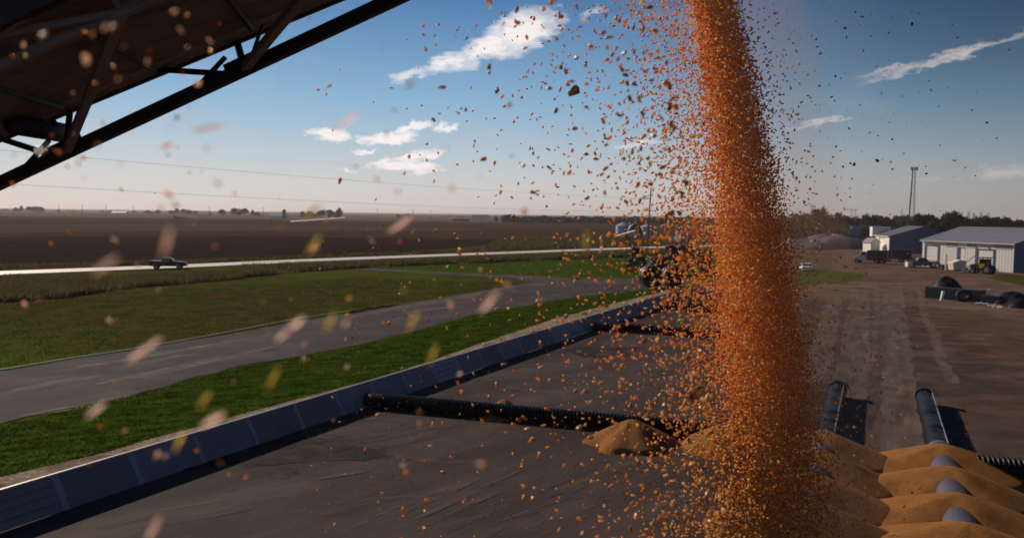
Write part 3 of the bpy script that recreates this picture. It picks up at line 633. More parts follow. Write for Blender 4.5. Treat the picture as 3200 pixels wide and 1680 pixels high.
for i, (x, hh) in enumerate(((185, 645), (258, 646), (332, 648), (417, 648), (654, 652), (822, 654), (1178, 657), (1290, 662), (1345, 663))):
    Y = 1250; base = Vector(((x-1600)/F*Y, Y, 0)); pole(base, 15, .38, 'tiny far utility pole on the horizon at left', [(13.5, -1.6, 1.6)], group='tiny far poles on the horizon')

# ------------------------------------------------------------------ trees
def crown_mesh(name, m, seed, n=1400, lobes=9, wid=1.0, leaf=.55):
    rg = np.random.default_rng(seed); cs = []; 
    for i in range(lobes):
        a = rg.uniform(0, 6.28); rr = rg.uniform(0, .33)*wid; z = rg.uniform(.38, .80); cs.append((math.cos(a)*rr, math.sin(a)*rr, z, rg.uniform(.15, .27)))
    cs.append((0, 0, .72, .24)); cs = np.array(cs); pick = rg.integers(0, len(cs), n); c = cs[pick]
    d = rg.normal(size=(n, 3)); d /= np.linalg.norm(d, axis=1)[:, None]; rad = c[:, 3:4]*rg.uniform(.55, 1.06, (n, 1))
    p = c[:, :3]+d*rad*np.array([1, 1, .85]); keep = rg.random(n) > .0; p = p[keep]; n = len(p)
    u = rg.normal(size=(n, 3)); u /= np.linalg.norm(u, axis=1)[:, None]; v = np.cross(u, rg.normal(size=(n, 3))); v /= np.linalg.norm(v, axis=1)[:, None]
    s = leaf*.055*rg.uniform(.6, 1.6, (n, 1)); V = np.stack([p-u*s-v*s*.7, p+u*s-v*s*.5, p+u*s*.8+v*s, p-u*s*.7+v*s*.8], 1).reshape(-1, 3)
    return np_mesh(name, V, np.arange(4*n).reshape(-1, 4), m, False)
def trunk_mesh(seed, m):
    rg = random.Random(seed); mb = MB(); mb.tube([(0, 0, -.02), (.004, 0, .15), (.012, .01, .38), (.0, 0, .66)], [.030, .022, .017, .008], 7)
    for i in range(5):
        a = rg.uniform(0, 6.28); z = rg.uniform(.25, .45); mb.tube([(0, 0, z), (math.cos(a)*.12, math.sin(a)*.12, z+.14), (math.cos(a)*.24, math.sin(a)*.24, z+.26)], [.012, .008, .003], 5)
    o = mb.build('trunk', m); me = o.data; bpy.data.objects.remove(o); return me
CRW = {k: [crown_mesh('crown', MT[k], 100+i, n=1500 if k == 'leaf' else 700, wid=1+.15*i, leaf=.55 if k == 'leaf' else .8, lobes=8+i) for i in range(5)] for k in ('leaf', 'leaf_far')}
TRK = [trunk_mesh(i, MT['bark']) for i in range(3)]
def tree(x, y, h, w, label, kind='leaf', group=None, name='tree', low=True):
    root = empty(name, (x, y, 0), random.uniform(0, 6.28), label, 'tree', group)
    c = bpy.data.objects.new('crown', random.choice(CRW[kind])); COL.objects.link(c); c.parent = root
    c.scale = (w, w, h); c.location = (0, 0, -.10*h if low else 0)
    t = bpy.data.objects.new('trunk', random.choice(TRK)); COL.objects.link(t); t.parent = root; t.scale = (h*.8, h*.8, h*.85); return root
def tree_px(px, ytop, wpx, Y, label, kind, group=None, low=True):
    x = (px-1600)/F*Y; hor = 668+.0125*(px-1600); h = CZ+(hor-ytop)*Y/F; h *= 1.34 if px > 2400 else 1.06; tree(x, Y, max(h, 2), max(wpx*Y/F*1.15, 2), label, kind, group, low=low)
FARG = 'far trees along the left horizon'
for i, (px, yt, w, Y) in enumerate([(50, 646, 16, 1700), (68, 640, 14, 1700), (92, 643, 22, 1650), (112, 642, 26, 1650), (128, 644, 20, 1650), (20, 652, 30, 2100),
        (180, 654, 22, 2300), (230, 656, 40, 2400), (320, 656, 18, 2300), (345, 657, 30, 2300), (370, 657, 26, 2000), (420, 657, 20, 2200),
        (462, 655, 22, 1700), (495, 653, 20, 1700), (470, 660, 40, 1700), (535, 655, 24, 1600), (553, 650, 18, 1600), (572, 650, 24, 1600), (592, 654, 26, 1600), (615, 656, 18, 1600),
        (570, 676, 34, 900), (548, 672, 12, 900)]):
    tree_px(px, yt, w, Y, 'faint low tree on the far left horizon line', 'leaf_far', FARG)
for i, (px, yt, w, Y, lb) in enumerate([(695, 652, 32, 1350, 'pale leafy round tree left of the domed tree on the horizon'), (732, 646, 30, 1350, 'tall domed dark tree on the horizon left of the silo'), (765, 648, 26, 1350, 'dark ragged tree with gaps right of the domed tree'),
        (789, 653, 14, 1350, 'narrow small tree between ragged tree and low bush, left of silo'), (803, 660, 18, 1350, 'low rounded bush-like tree nearest the silo on its left'),
        (943, 657, 18, 1150, 'small flat-topped tree just right of the silo'), (968, 657, 32, 1150, 'broad dark tree second right of the silo'), (1005, 653, 30, 1150, 'wide green-topped tree in the middle of the clump right of the silo'),
        (1028, 651, 30, 1150, 'dense tree joining the clump right of the silo'), (1050, 660, 24, 1150, 'low tree under the tall one at the right end of the clump'), (1060, 646, 22, 1150, 'tall thin-crowned tree at the right end of the clump'),
        (1243, 668, 12, 1400, 'small bushy tree left in the pair on bare horizon'), (1257, 669, 6, 1400, 'narrow pointed tree between the pair on bare horizon'), (1275, 666, 24, 1400, 'rounded tree right in the pair on bare horizon')]):
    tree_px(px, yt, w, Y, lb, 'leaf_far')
for px, yt, w in [(1120, 673, 40), (1160, 673, 30), (1310, 675, 60), (1400, 673, 50), (1440, 674, 50), (1480, 676, 40), (1530, 677, 50), (830, 668, 30), (860, 670, 30), (650, 664, 30)]:
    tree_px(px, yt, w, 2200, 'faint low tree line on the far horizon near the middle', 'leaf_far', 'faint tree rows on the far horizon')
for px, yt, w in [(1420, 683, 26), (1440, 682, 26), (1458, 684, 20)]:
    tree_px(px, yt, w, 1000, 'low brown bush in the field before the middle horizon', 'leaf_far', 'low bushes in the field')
# wood at the centre of the horizon: reads as one mass
def wood(name, pxs, topf, Y, m, n, label, depth=60):
    V = []; N_ = n; pxv = rng.uniform(pxs[0], pxs[1], N_); yy = Y+rng.uniform(0, depth, N_); top = np.array([topf(p) for p in pxv])
    hor = 668+.0125*(pxv-1600); h = CZ+(hor-top)*Y/F; z = h*rng.uniform(0, 1, N_)**.6
    x = (pxv-1600)/F*yy; p = np.c_[x, yy, z]
    u = rng.normal(size=(N_, 3)); u /= np.linalg.norm(u, axis=1)[:, None]; v = np.cross(u, rng.normal(size=(N_, 3))); v /= np.linalg.norm(v, axis=1)[:, None]
    s = Y/1000*rng.uniform(.6, 1.5, (N_, 1)); V = np.stack([p-u*s-v*s*.7, p+u*s-v*s*.5, p+u*s*.8+v*s, p-u*s*.7+v*s*.8], 1).reshape(-1, 3)
    o = bpy.data.objects.new(name, np_mesh(name, V, np.arange(4*N_).reshape(-1, 4), m, False)); COL.objects.link(o); tag(o, label, 'wood', kind='stuff')
lump = lambda a: 2.6*math.sin(a*.11)+1.8*math.sin(a*.043+1)+1.5*math.sin(a*.31)+1.2*math.sin(a*.57)
wood('wood', (1565, 2330), lambda p: 678+.006*(p-1560)+lump(p)*.8-(5*math.exp(-((p-1595)/22)**2)), 950, MT['leaf_wood'], 16000, 'dark even wood standing across the middle of the horizon')
tree_px(1549, 671, 10, 950, 'small lone crooked tree at the left end of the dark wood', 'leaf')
wood('wood', (2330, 3300), lambda p: 687+.01*(p-2330)+lump(p)*.9, 640, MT['leaf_wood'], 16000, 'dark far wood closing the horizon behind the sheds at right')
RT = [(2440, 676, 50, 420), (2475, 672, 55, 430), (2508, 676, 45, 400), (2540, 660, 44, 330), (2562, 663, 36, 330), (2590, 680, 44, 380), (2615, 674, 40, 400), (2640, 682, 50, 420), (2670, 684, 50, 450),
      (2700, 677, 46, 480), (2735, 678, 56, 480), (2765, 684, 40, 480), (2795, 682, 50, 480), (2830, 680, 50, 470), (2868, 675, 56, 440), (2892, 680, 44, 440), (2925, 686, 46, 440), (2955, 672, 50, 420), (2975, 670, 44, 420),
      (3005, 684, 50, 460), (3040, 686, 54, 460), (3075, 682, 56, 460), (3105, 684, 50, 460), (3140, 686, 56, 460), (3175, 690, 50, 460), (3210, 690, 50, 460),
      (2700, 712, 30, 330), (2455, 705, 50, 300), (2500, 712, 60, 300), (2560, 710, 60, 290), (2610, 712, 50, 290), (2720, 720, 30, 300), (2905, 700, 50, 300), (2940, 704, 40, 280)]
for i, (px, yt, w, Y) in enumerate(RT):
    near_ = {2700: 'above the far low houses', 2735: 'just left of the blue gable shed', 2765: 'above the left roof edge of the blue gable shed', 2795: 'above the roof slope of the blue gable shed', 2830: 'at the foot of the lattice radio tower', 2868: 'just right of the lattice radio tower',
             2892: 'second to the right of the lattice radio tower', 2925: 'left of the tall round tree over the big shed', 2975: 'touching the tall round tree on its right', 3005: 'under the two leftmost small pylons', 3040: 'under the middle of the pylon row', 3075: 'under the rightmost small pylons',
             3105: 'just right of the pylon row', 3140: 'over the middle of the big shed roof ridge', 3175: 'over the right part of the big shed roof ridge', 3210: 'cut by the right edge of the photo'}
    lb = 'leafy dark tree '+near_.get(px, 'behind the white sheds') if px > 2690 else 'leafy dark tree behind the grey heap right of the falling corn'
    if (px, yt) == (2540, 660): lb = 'tallest bushy tree right of the falling corn'
    if (px, yt) == (2955, 672): lb = 'tall round tree directly above the big shed roof left end'
    g = None if lb.startswith('tall') else ('trees behind the white sheds' if px > 2690 else 'trees behind the grey heap')
    if yt >= 700: lb = 'low front tree %s' % {2700: 'standing right behind the small gabled shed', 2455: 'half hidden by the right edge of the corn stream', 2500: 'rising behind the lower dark heap', 2560: 'rising over the left side of the grey heap', 2610: 'rising over the crest of the grey heap', 2720: 'between the small gabled shed and the blue gable', 2905: 'in the gap between the two big sheds, left one', 2940: 'in the gap between the two big sheds, right one'}[px]; g = 'low front trees'
    tree_px(px, yt, w*1.15, Y, lb, 'leaf', g)

# ------------------------------------------------------------------ lattice tower, H-frame, pylons
def lattice(name, base, h, w0, w1, label, cat, n=14, r=.09, heavy=False, group=None, head=True):
    root = empty(name, base, R(20), label, cat, group); P3 = [(math.cos(a), math.sin(a)) for a in (0, 2.094, 4.189)]
    def q(k, t): w = w0+(w1-w0)*t; return Vector((P3[k][0]*w, P3[k][1]*w, h*t))
    for k in range(3):
        rr = r*(3.2 if heavy and k == 1 else 1.0); MB().cyl(q(k, 0), q(k, 1), rr, rr*.8, 6).build('leg', MT['steel_brace'] if not (heavy and k == 1) else MT['dark'], root)
    m = MB()
    for i in range(n):
        t0, t1 = i/n, (i+1)/n
        for k in range(3): m.bar(q(k, t0), q((k+1) % 3, t1), r*.8); m.bar(q(k, t1), q((k+1) % 3, t1), r*.7)
    m.build('lattice_bracing', MT['galv'], root)
    return root
tb = Vector(((2846-1600)/F*440, 440, 0)); tw = lattice('radio_tower', tb, 36.5, 2.0, .75, 'tall lattice radio tower with antennas above the trees at right', 'tower', 20, .11, True)
m = MB()
for i in range(9):
    a = i*.7; m.box((math.cos(a)*1.5, math.sin(a)*1.5, 36.2+.2*(i % 2)), (.35, .25, 1.7)); m.bar((0, 0, 36.2), (math.cos(a)*1.5, math.sin(a)*1.5, 36.2), .1)
m.build('antenna', MT['dark'], tw)
hf = empty('power_pylon', ((2662-1600)/F*420, 420, 0), 0, 'H-shaped grey power pylon rising between the trees left of the sheds', 'pylon')
for x in (-1.1, 1.1): MB().cyl((x, 0, 0), (x, 0, 14.8), .14, .11, 8).build('leg', MT['steel_brace'], hf)
m = MB(); m.bar((-5, 0, 14.2), (2.2, 0, 14.2), .2); m.bar((-4.4, 0, 10.9), (4.6, 0, 10.9), .16)
for z in range(6, 14, 2): m.bar((-1.1, 0, z), (1.1, 0, z+2), .09)
m.build('crossarm', MT['steel_brace'], hf)
for i, x in enumerate((2977, 2999, 3021, 3037, 3060, 3083)):
    lattice('power_pylon', Vector(((x-1600)/F*820, 820, 0)), 17.5-(i % 2)*.8, 2.1, .8, 'small dark lattice pylon above the trees over the big shed', 'pylon', 5, .22, group='row of small pylons over the trees')
pole(Vector(((2532-1600)/F*340, 340, 0)), 15.4, .16, 'thin dark pole beside the tallest bushy tree right of the corn', [(14.6, -.8, .8)])
pole(Vector(((2813-1600)/F*400, 400, 0)), 15.0, .2, 'short dark pole left of the lattice radio tower', [])

# ------------------------------------------------------------------ sheds at right
def shed(name, P1, P2, W, he, hr, wallL, wallG, label):
    """P1 far left corner, P2 near left corner; the gable runs W to the right"""
    d = (P2-P1); L_ = d.length; d.normalize(); x = Vector((-d.y, d.x, 0)); x = x if x.x > 0 else -x
    M = Matrix(((x.x, d.x, 0, P1.x), (x.y, d.y, 0, P1.y), (0, 0, 1, 0), (0, 0, 0, 1)))    # local x across, y along towards the camera
    rz = math.atan2(x.y, x.x); root = empty(name, P1, 0, label, 'building'); root.matrix_world = M if M.determinant() > 0 else M
    flip = M.determinant() < 0
    root.matrix_world = Matrix.Translation(P1) @ Matrix.Rotation(rz, 4, 'Z'); sy = -1
    # with local +x across to the right, local -y runs towards the camera
    def bx(nm, x0, x1, y0, y1, z0, z1, m, par=root): return MB().box(((x0+x1)/2, sy*(y0+y1)/2, (z0+z1)/2), (abs(x1-x0), abs(y1-y0), z1-z0)).build(nm, m, par)
    bx('wall', 0, .15, 0, L_, 0, he, wallL)
    bx('wall', W-.15, W, 0, L_, 0, he, wallL)
    for y0, y1 in ((L_-.15, L_), (0, .15)):
        MB().prism([(.15, 0), (W-.15, 0), (W-.15, he), (W/2, hr-.12), (.15, he)], sy*(y1-.01), sy*(y0+.01)).build('gable_wall', wallG, root)
    m = MB(); o = .35; k = (hr-he)/(W/2)
    m.prism([(-o, he-o*k+.02), (W/2, hr+.02), (W+o, he-o*k+.02), (W+o, he-o*k+.14), (W/2, hr+.15), (-o, he-o*k+.14)], sy*(-.4), sy*(L_+.4)).build('roof', MT['roof'], root)
    m = MB()
    y = 0.3
    while y < L_+.3:
        for s in (0, 1):
            a = Vector((-o if s == 0 else W+o, sy*y, he-o*k+.16)); b = Vector((W/2, sy*y, hr+.17)); m.bar(a, b, .05, .04)
        y += .9
    m.build('roof_rib', MT['roof'], root)
    m = MB(); m.box((-o-.03, sy*L_/2, he-o*k-.03), (.14, L_+.8, .18)); m.build('gutter', MT['cream'], root)
    m = MB(); y = .6
    while y < L_: m.box((-.012, sy*y, he/2), (.02, .05, he-.2)); y += .62
    m.build('wall_rib', wallL, root)
    return root, bx, L_
P1 = G(2880, 832); P2 = G(3165, 853); P1.z = P2.z = 0
big, bx, L1 = shed('storage_shed', P1, P2, 24, 5.55, 8.35, MT['white'], MT['bluewall'], 'large white metal shed with grey roof and two overhead doors at the right edge')
def py2s(px):      # position along the big shed's front for a photo column
    k = (px-1600)/F; d = (P2-P1).normalized(); return (k*P1.y-P1.x)/(d.x-k*d.y)
for (x0, x1, zt, lab) in ((2893, 2931, 4.5, 'far'), (3055, 3105, 4.15, 'near')):
    a, b = py2s(x0), py2s(x1)
    fr = bx('overhead_door', -.035, .02, a, b, .02, zt, MT['whitedoor']); 
    bx('door_frame', -.16, -.03, a-.22, a-.02, 0, zt+.2, MT['bluewall'], fr); bx('door_frame', -.16, -.03, b+.02, b+.14, 0, zt+.2, MT['bluewall'], fr); bx('door_frame', -.16, -.03, a-.02, b+.02, zt+.02, zt+.2, MT['steel_brace'], fr)
    for k in range(1, 6): bx('door_groove', -.042, -.034, a+.02, b-.02, zt*k/6, zt*k/6+.05, MT['patch'], fr)
    lm = MB().box((-.35, -(a+b)/2, zt+.75), (.5, .3, .14)).build('wall_lamp', MT['dark'], big)
a, b = py2s(2997), py2s(3015); fr = bx('side_door', -.03, .02, a, b, .02, 4.3, MT['whitedoor']); bx('door_frame', -.2, -.03, a-.35, a-.02, 0, 4.45, MT['bluewall'], fr); bx('door_frame', -.1, -.03, a-.02, b+.05, 4.32, 4.45, MT['steel_brace'], fr)
for (x0, x1) in ((2957, 2991), (3021, 3048), (3108, 3162)):
    bx('wall_patch', -.03, .01, py2s(x0), py2s(x1), 4.35, 5.25, MT['patch'])
fa = py2s(2893); m = MB()
for k in range(6): y = fa+.35+k*(py2s(2931)-fa-.6)/5; m.box((-.06, -y, 1.25), (.03, .28, .22))
m.build('door_vent', MT['dark'], big)
bx('downpipe', -.14, -.04, py2s(3050)-.1, py2s(3050), 0, 5.4, MT['steel_brace'])
Q2 = Vector((110, 243, 0)); Q1 = Vector((112.5, 258, 0))
sm, bx2, L2 = shed('storage_shed', Q1, Q2, 18.5, 4.9, 7.75, MT['white'], MT['bluewall'], 'smaller shed with blue gable wall and grey roof behind the dark trucks')
fr = bx2('overhead_door', -.035, .02, 5, 10.5, .02, 4.0, MT['whitedoor']); bx2('door_frame', -.16, -.03, 4.6, 4.98, 0, 4.2, MT['bluewall'], fr); bx2('door_frame', -.14, -.03, 4.98, 10.6, 4.02, 4.2, MT['steel_brace'], fr)
m = MB(); m.box((0, 0, 1.5), (5.4, 3, 3.0)); vb = m.build('roof_vent', MT['white'], sm); vb.location = (2.0, 2.6, 4.4)
# little gabled shed left of it
gs = empty('garden_shed', ((2722-1600)/F*250, 250, 0), R(10), 'small narrow white gabled shed left of the blue-gabled shed', 'shed')
MB().prism([(-1.5, 0), (1.5, 0), (1.5, 2.9), (0, 4.0), (-1.5, 2.9)], -2, 2).build('wall', MT['white'], gs)
MB().box((.2, -2.03, 1.3), (1.4, .05, 2.4)).build('door', MT['whitedoor'], gs)
MB().prism([(-1.75, 2.75), (0, 4.05), (1.75, 2.75), (1.75, 2.88), (0, 4.2), (-1.75, 2.88)], -2.2, 2.2).build('roof', MT['roof'], gs)
# grey tarped heap
hp = G(2595, 775); me = mound((hp.x, hp.y), 4.4, 11.5, 'large grey tarp-covered heap in front of the trees right of the corn', ex=1.15, seed=77, group=None, rot=0, dome=True)
me.name = 'tarped_heap'; me.data.materials[0] = MT['tarp']; me['category'] = 'heap'
h2 = mound((G(2510, 778).x, G(2510, 778).y), 3.0, 9.5, 'lower dark heap left of the large grey tarp-covered heap', seed=78, group=None, dome=True); h2.name = 'tarped_heap'; h2.data.materials[0] = MT['tarp']; h2['category'] = 'heap'
# far houses
def house(px, Y, w, d, he, hr, label, wm='cream', rz=0):
    root = empty('house', ((px-1600)/F*Y, Y, 0), rz, label, 'house')
    MB().prism([(-d/2, 0), (d/2, 0), (d/2, he), (0, hr-.1), (-d/2, he)], -w/2, w/2, Matrix.Rotation(R(90), 4, 'Z')).build('wall', MT[wm], root)
    MB().prism([(-d/2-.4, he-.3), (0, hr), (d/2+.4, he-.3), (d/2+.4, he-.15), (0, hr+.18), (-d/2-.4, he-.15)], -w/2-.4, w/2+.4, Matrix.Rotation(R(90), 4, 'Z')).build('roof', MT['roof'], root)
    MB().box((w*.2, -d/2-.02, 1.5), (1.4, .06, 1.3)).build('window', MT['glass'], root)
    return root
house(2645, 350, 6, 5, 3.2, 5.4, 'small low house with pale roof above the grey heap', 'bluewall')
house(2702, 380, 13, 7, 4.0, 6.6, 'longer low house with pale roof left of the smaller shed', 'bluewall')
house(2130, 300, 4.6, 4, 3.3, 5.2, 'small house with pale roof half hidden behind the falling corn', 'bluewall', R(15))
# grain bins and dark hut in the middle distance
def grain_bin(px, Y, r, h, label):
    root = empty('grain_bin', ((px-1600)/F*Y, Y, 0), 0, label, 'grain bin'); m = MB(); pts = []; rad = []
    k = int(h/.5)
    for i in range(k):
        pts += [(0, 0, i*.5), (0, 0, i*.5+.25)]; rad += [r, r-.05]
    m.tube(pts, rad, 28).build('bin_wall', MT['galv'], root)
    MB().cyl((0, 0, (k-1)*.5+.25), (0, 0, (k-1)*.5+.25+r*.45), r+.15, .5, 28).build('roof', MT['galv'], root)
    MB().bar((r*.6, -r*.85, 0), (r*.6, -r*.85, h), .4, .15).build('ladder', MT['steel_brace'], root)
grain_bin(1946, 375, 3.4, 5.6, 'silvery grain bin at the left of the far farm group')
grain_bin(2022, 385, 3.2, 5.2, 'silvery grain bin behind the utility pole')
qh = empty('quonset_hut', ((1984-1600)/F*365, 365, 0), 0, 'dark round-roofed hut between the two grain bins', 'hut')
MB().prism([(3.6*math.cos(a), max(0, 6.2*math.sin(a))) for a in np.linspace(0, math.pi, 15)], 0, 9).build('shell', MT['dark'], qh)
MB().box((.2, -.04, 1.9), (2.8, .08, 3.8)).build('door', MT['patch'], qh)
fl = empty('lean_to_shed', ((1955-1600)/F*358, 358, 0), R(8), 'low pale lean-to shed in front of the left grain bin', 'shed')
MB().prism([(-4.6, 0), (3.6, 0), (3.6, 3.4), (-4.6, .9)], -1.5, 1.5).build('wall', MT['galv'], fl); MB().prism([(-4.8, .92), (3.8, 3.5), (3.8, 3.6), (-4.8, 1.02)], -1.7, 1.7).build('roof', MT['white'], fl)
sv = empty('silo', ((887-1600)/F*1100, 1100, 0), 0, 'lone dark upright silo on the left horizon', 'silo')
MB().cyl((0, 0, 0), (0, 0, 10.6), 2.3, n=20).build('silo_wall', MT['steel_dark'], sv); MB().sphere((0, 0, 10.6), (4.6, 4.6, 3.4), 20, 12).build('dome', MT['steel_dark'], sv, True)
house(872, 1150, 22, 12, 3, 6, 'long low pale-roofed farm building beside the lone silo', 'cream')
house(375, 1500, 26, 12, 3, 6, 'tiny pale farm building on the far left horizon', 'cream')
house(640, 1400, 20, 12, 3, 7, 'tiny pale farm building left of the domed horizon tree', 'cream')
house(1500, 1500, 30, 12, 3, 7, 'tiny pale farm building left of the dark wood', 'cream')

# ------------------------------------------------------------------ vehicles
def wheel(root, x, y, r, w=.25):
    o = MB().cyl((x, y-w/2, r), (x, y+w/2, r), r, n=22).build('wheel', MT['tyre'], root, bevel=.03)
    MB().cyl((x, y-w/2-.012, r), (x, y+w/2+.012, r), r*.52, n=16).build('hub', MT['hub'], o)
def pickup(name, loc, rz, label, paint):
    """nose towards +x"""
    root = empty(name, loc, rz, label, 'pickup truck'); W2 = .98
    body = [(-2.85, .55), (-2.9, 1.28), (-2.8, 1.36), (-.95, 1.33), (.75, 1.33), (1.2, 1.28), (2.55, 1.16), (2.88, 1.02), (2.95, .62), (2.85, .48), (2.35, .48)]
    for cx in (1.85, -1.75):
        arc = [(cx+.5*math.cos(a), .48+.46*math.sin(a)) for a in np.linspace(0, math.pi, 9)]; body += arc+([(-1.2, .48)] if False else [])
    body += [(-2.3, .5)]
    b = MB().prism(body, -W2, W2).build('body', paint, root, bevel=.04)
    # cargo bed hollow rim
    MB().box((-1.85, 0, 1.37), (1.75, 1.6, .03)).build('bed_floor', MT['dark'], root)
    MB().prism([(-.95, 1.33), (-.82, 1.86), (-.6, 1.93), (.25, 1.93), (.45, 1.86), (1.02, 1.33)], -.84, .84).build('cab', paint, root, bevel=.05)
    m = MB(); 
    for s in (-1, 1): m.prism([(-.78, 1.38), (-.68, 1.80), (.28, 1.80), (.82, 1.38)], s*.845-.012, s*.845+.012)
    m.build('side_window', MT['glass'], root)
    m = MB(); m.bar((.50, 0, 1.83), (.98, 0, 1.37), 1.5, .03, up=Vector((0, 0, 1))); m.build('windscreen', MT['glass'], root)
    for x in (1.85, -1.75):
        for y in (-.88, .88): wheel(root, x, y, .42)
    for s in (-1, 1):
        MB().box((2.93, s*.72, .92), (.06, .35, .2)).build('headlight', MT['hub'], root); MB().box((-2.9, s*.86, 1.05), (.05, .16, .34)).build('tail_light', MT['maroon'], root)
    MB().box((2.98, 0, .58), (.12, 1.9, .22)).build('bumper', MT['hub'], root, bevel=.02); MB().box((-2.95, 0, .6), (.12, 1.9, .2)).build('bumper', MT['hub'], root, bevel=.02)
    return root
MT['black_paint'] = mat('black_car_paint', (.004, .0045, .006), .3, spec=.3)
rd = (G(560, 834)-G(420, 838)); pickup('pickup_truck', (G(470, 843)+G(566, 840))/2+Vector((0, .9, .06)), math.atan2(rd.y, rd.x)-R(24), 'black pickup truck driving to the right on the pale road', MT['black_paint'])
g1 = pickup('pickup_truck', G(2890, 838)+Vector((0, 1.2, 0)), R(-14), 'grey-green pickup truck parked before the big white shed', MT['grey']); g1.scale = (1.1, 1.1, 1.1)
bxw = MB().box((0, 0, .5), (1.0, 1.2, .95)).build('white_box', MT['cream'], None, loc=G(2841, 838)+Vector((.3, .8, .25))); tag(bxw, 'small white crate at the tail of the grey-green pickup', 'box'); bxw.name = 'crate'
def grain_truck(loc, rz, label, hood, boxm):
    root = empty('grain_truck', loc, rz, label, 'truck')     # nose towards -x
    MB().prism([(-3.4, .7), (-3.45, 1.5), (-2.3, 1.7), (-1.95, 2.65), (-.75, 2.65), (-.75, .7)], -1.05, 1.05).build('cab', hood, root, bevel=.06)
    m = MB(); m.box((-2.12, 0, 2.15), (.05, 1.7, .7)); 
    for s in (-1, 1): m.box((-1.35, s*1.06, 2.15), (.9, .04, .6))
    m.build('window', MT['glass'], root)
    MB().prism([(-.55, 1.1), (-.55, 2.95), (3.5, 2.95), (3.5, 1.1)], -1.2, 1.2).build('grain_box', boxm, root, bevel=.04)
    m = MB()
    for x in np.arange(-.3, 3.5, .6): m.box((x, -1.23, 2.0), (.08, .06, 1.8)); m.box((x, 1.23, 2.0), (.08, .06, 1.8))
    m.build('box_rib', boxm, root)
    MB().box((.6, 0, .85), (7.0, .8, .3)).build('chassis', MT['dark'], root)
    for x in (-2.6, 1.4, 2.5):
        for y in (-1.0, 1.0): wheel(root, x, y, .5, .32)
    MB().box((-3.5, 0, .75), (.2, 2.1, .3)).build('bumper', MT['hub'], root)
    for s in (-1, 1): MB().box((-3.45, s*.8, 1.15), (.08, .25, .22)).build('headlight', MT['hub'], root)
    return root
t1 = grain_truck(G(2730, 824)+Vector((0, 1.5, 0)), R(-35), 'dark grain truck with pale front parked before the small shed', MT['cream'], MT['maroon'])
t2 = grain_truck(G(2808, 820)+Vector((0, 2, 0)), R(-28), 'maroon grain truck parked between the other dark truck and the grey pickup', MT['maroon'], MT['dark'])
# light car seen end on
cr = empty('car', G(2530, 850)+Vector((0, 2, 0)), R(78), 'small pale car standing beside the grass patch at the edge of the corn stream', 'car')
MB().prism([(-2.1, .35), (-2.15, .95), (-1.5, 1.05), (-1.0, 1.55), (.6, 1.55), (1.2, 1.05), (2.1, .9), (2.15, .35)], -.9, .9).build('body', MT['white'], cr, bevel=.08)
m = MB(); m.bar((-1.48, 0, 1.08), (-1.04, 0, 1.5), 1.5, .04); m.bar((1.15, 0, 1.1), (.66, 0, 1.5), 1.5, .04)
for s in (-1, 1): m.prism([(-1.25, 1.08), (-.95, 1.47), (.55, 1.47), (1.0, 1.08)], s*.91-.01, s*.91+.01)
m.build('window', MT['glass'], cr)
for x in (-1.35, 1.35):
    for y in (-.8, .8): wheel(cr, x, y, .33, .2)
for s in (-1, 1): MB().box((-2.16, s*.7, .75), (.04, .3, .15)).build('tail_light', MT['maroon'], cr)
# loader tractor
lt = empty('loader_tractor', G(3085, 858)+Vector((0, 1.2, 0)), R(-52), 'dark green and yellow loader tractor with cab before the near shed door', 'tractor')
MB().prism([(-2.2, .9), (-2.2, 1.75), (-.6, 1.95), (-.6, .8)], -.45, .45).build('hood', MT['dark'], lt, bevel=.05)
MB().box((.2, 0, 1.0), (2.4, .9, .7)).build('chassis', MT['dark'], lt, bevel=.04)
m = MB()
for x in (-.55, 1.0):
    for y in (-.7, .7): m.bar((x, y, 1.3), (x*.9, y, 3.0), .09)
m.build('cab_frame', MT['dark'], lt); MB().box((.2, 0, 3.06), (1.9, 1.7, .14)).build('cab_roof', MT['dark'], lt, bevel=.04)
MB().box((.22, 0, 2.2), (1.42, 1.34, 1.3)).build('cab_glass', MT['glass'], lt)
MB().box((-.1, -.72, 1.55), (1.0, .12, .8)).build('side_panel', MT['yellow'], lt); MB().box((.3, 0, 1.5), (.8, .7, .4)).build('seat', MT['dark'], lt)
for x, r in ((-1.6, .55), (.9, .85)):
    for y in (-.85, .85): wheel(lt, x, y, r, .42)
m = MB()
for y in (-.6, .6): m.bar((-.6, y, 1.9), (-2.6, y, 1.4), .12); m.bar((-2.6, y, 1.4), (-3.2, y, .6), .12)
m.build('loader_arm', MT['dark'], lt); MB().prism([(-3.1, .2), (-4.0, .15), (-3.8, .25), (-3.3, .35), (-3.2, 1.0), (-3.1, 1.0)], -1.0, 1.0).build('bucket', MT['galv'], lt)
# beige hopper with discharge tube
hb = empty('feed_hopper', G(2998, 846)+Vector((0, .8, 0)), R(10), 'beige slant-sided hopper standing against the white shed wall', 'hopper')
MB().prism([(-1.35, .15), (1.2, .45), (1.35, 1.9), (.1, 2.15), (-1.6, 1.6)], -.8, .8).build('hopper_body', MT['cream'], hb, bevel=.04)
m = MB()
for x in (-1.1, 1.0):
    for y in (-.6, .6): m.box((x, y, .15), (.15, .15, .34))
m.build('foot', MT['dark'], hb); MB().cyl((1.2, 0, 1.3), (3.6, -.2, 2.9), .1, n=10).build('discharge_tube', MT['cream'], hb); MB().cyl((-2.4, .2, 0), (-2.4, .2, 3.2), .14, n=10).build('standpipe', MT['white'], hb)
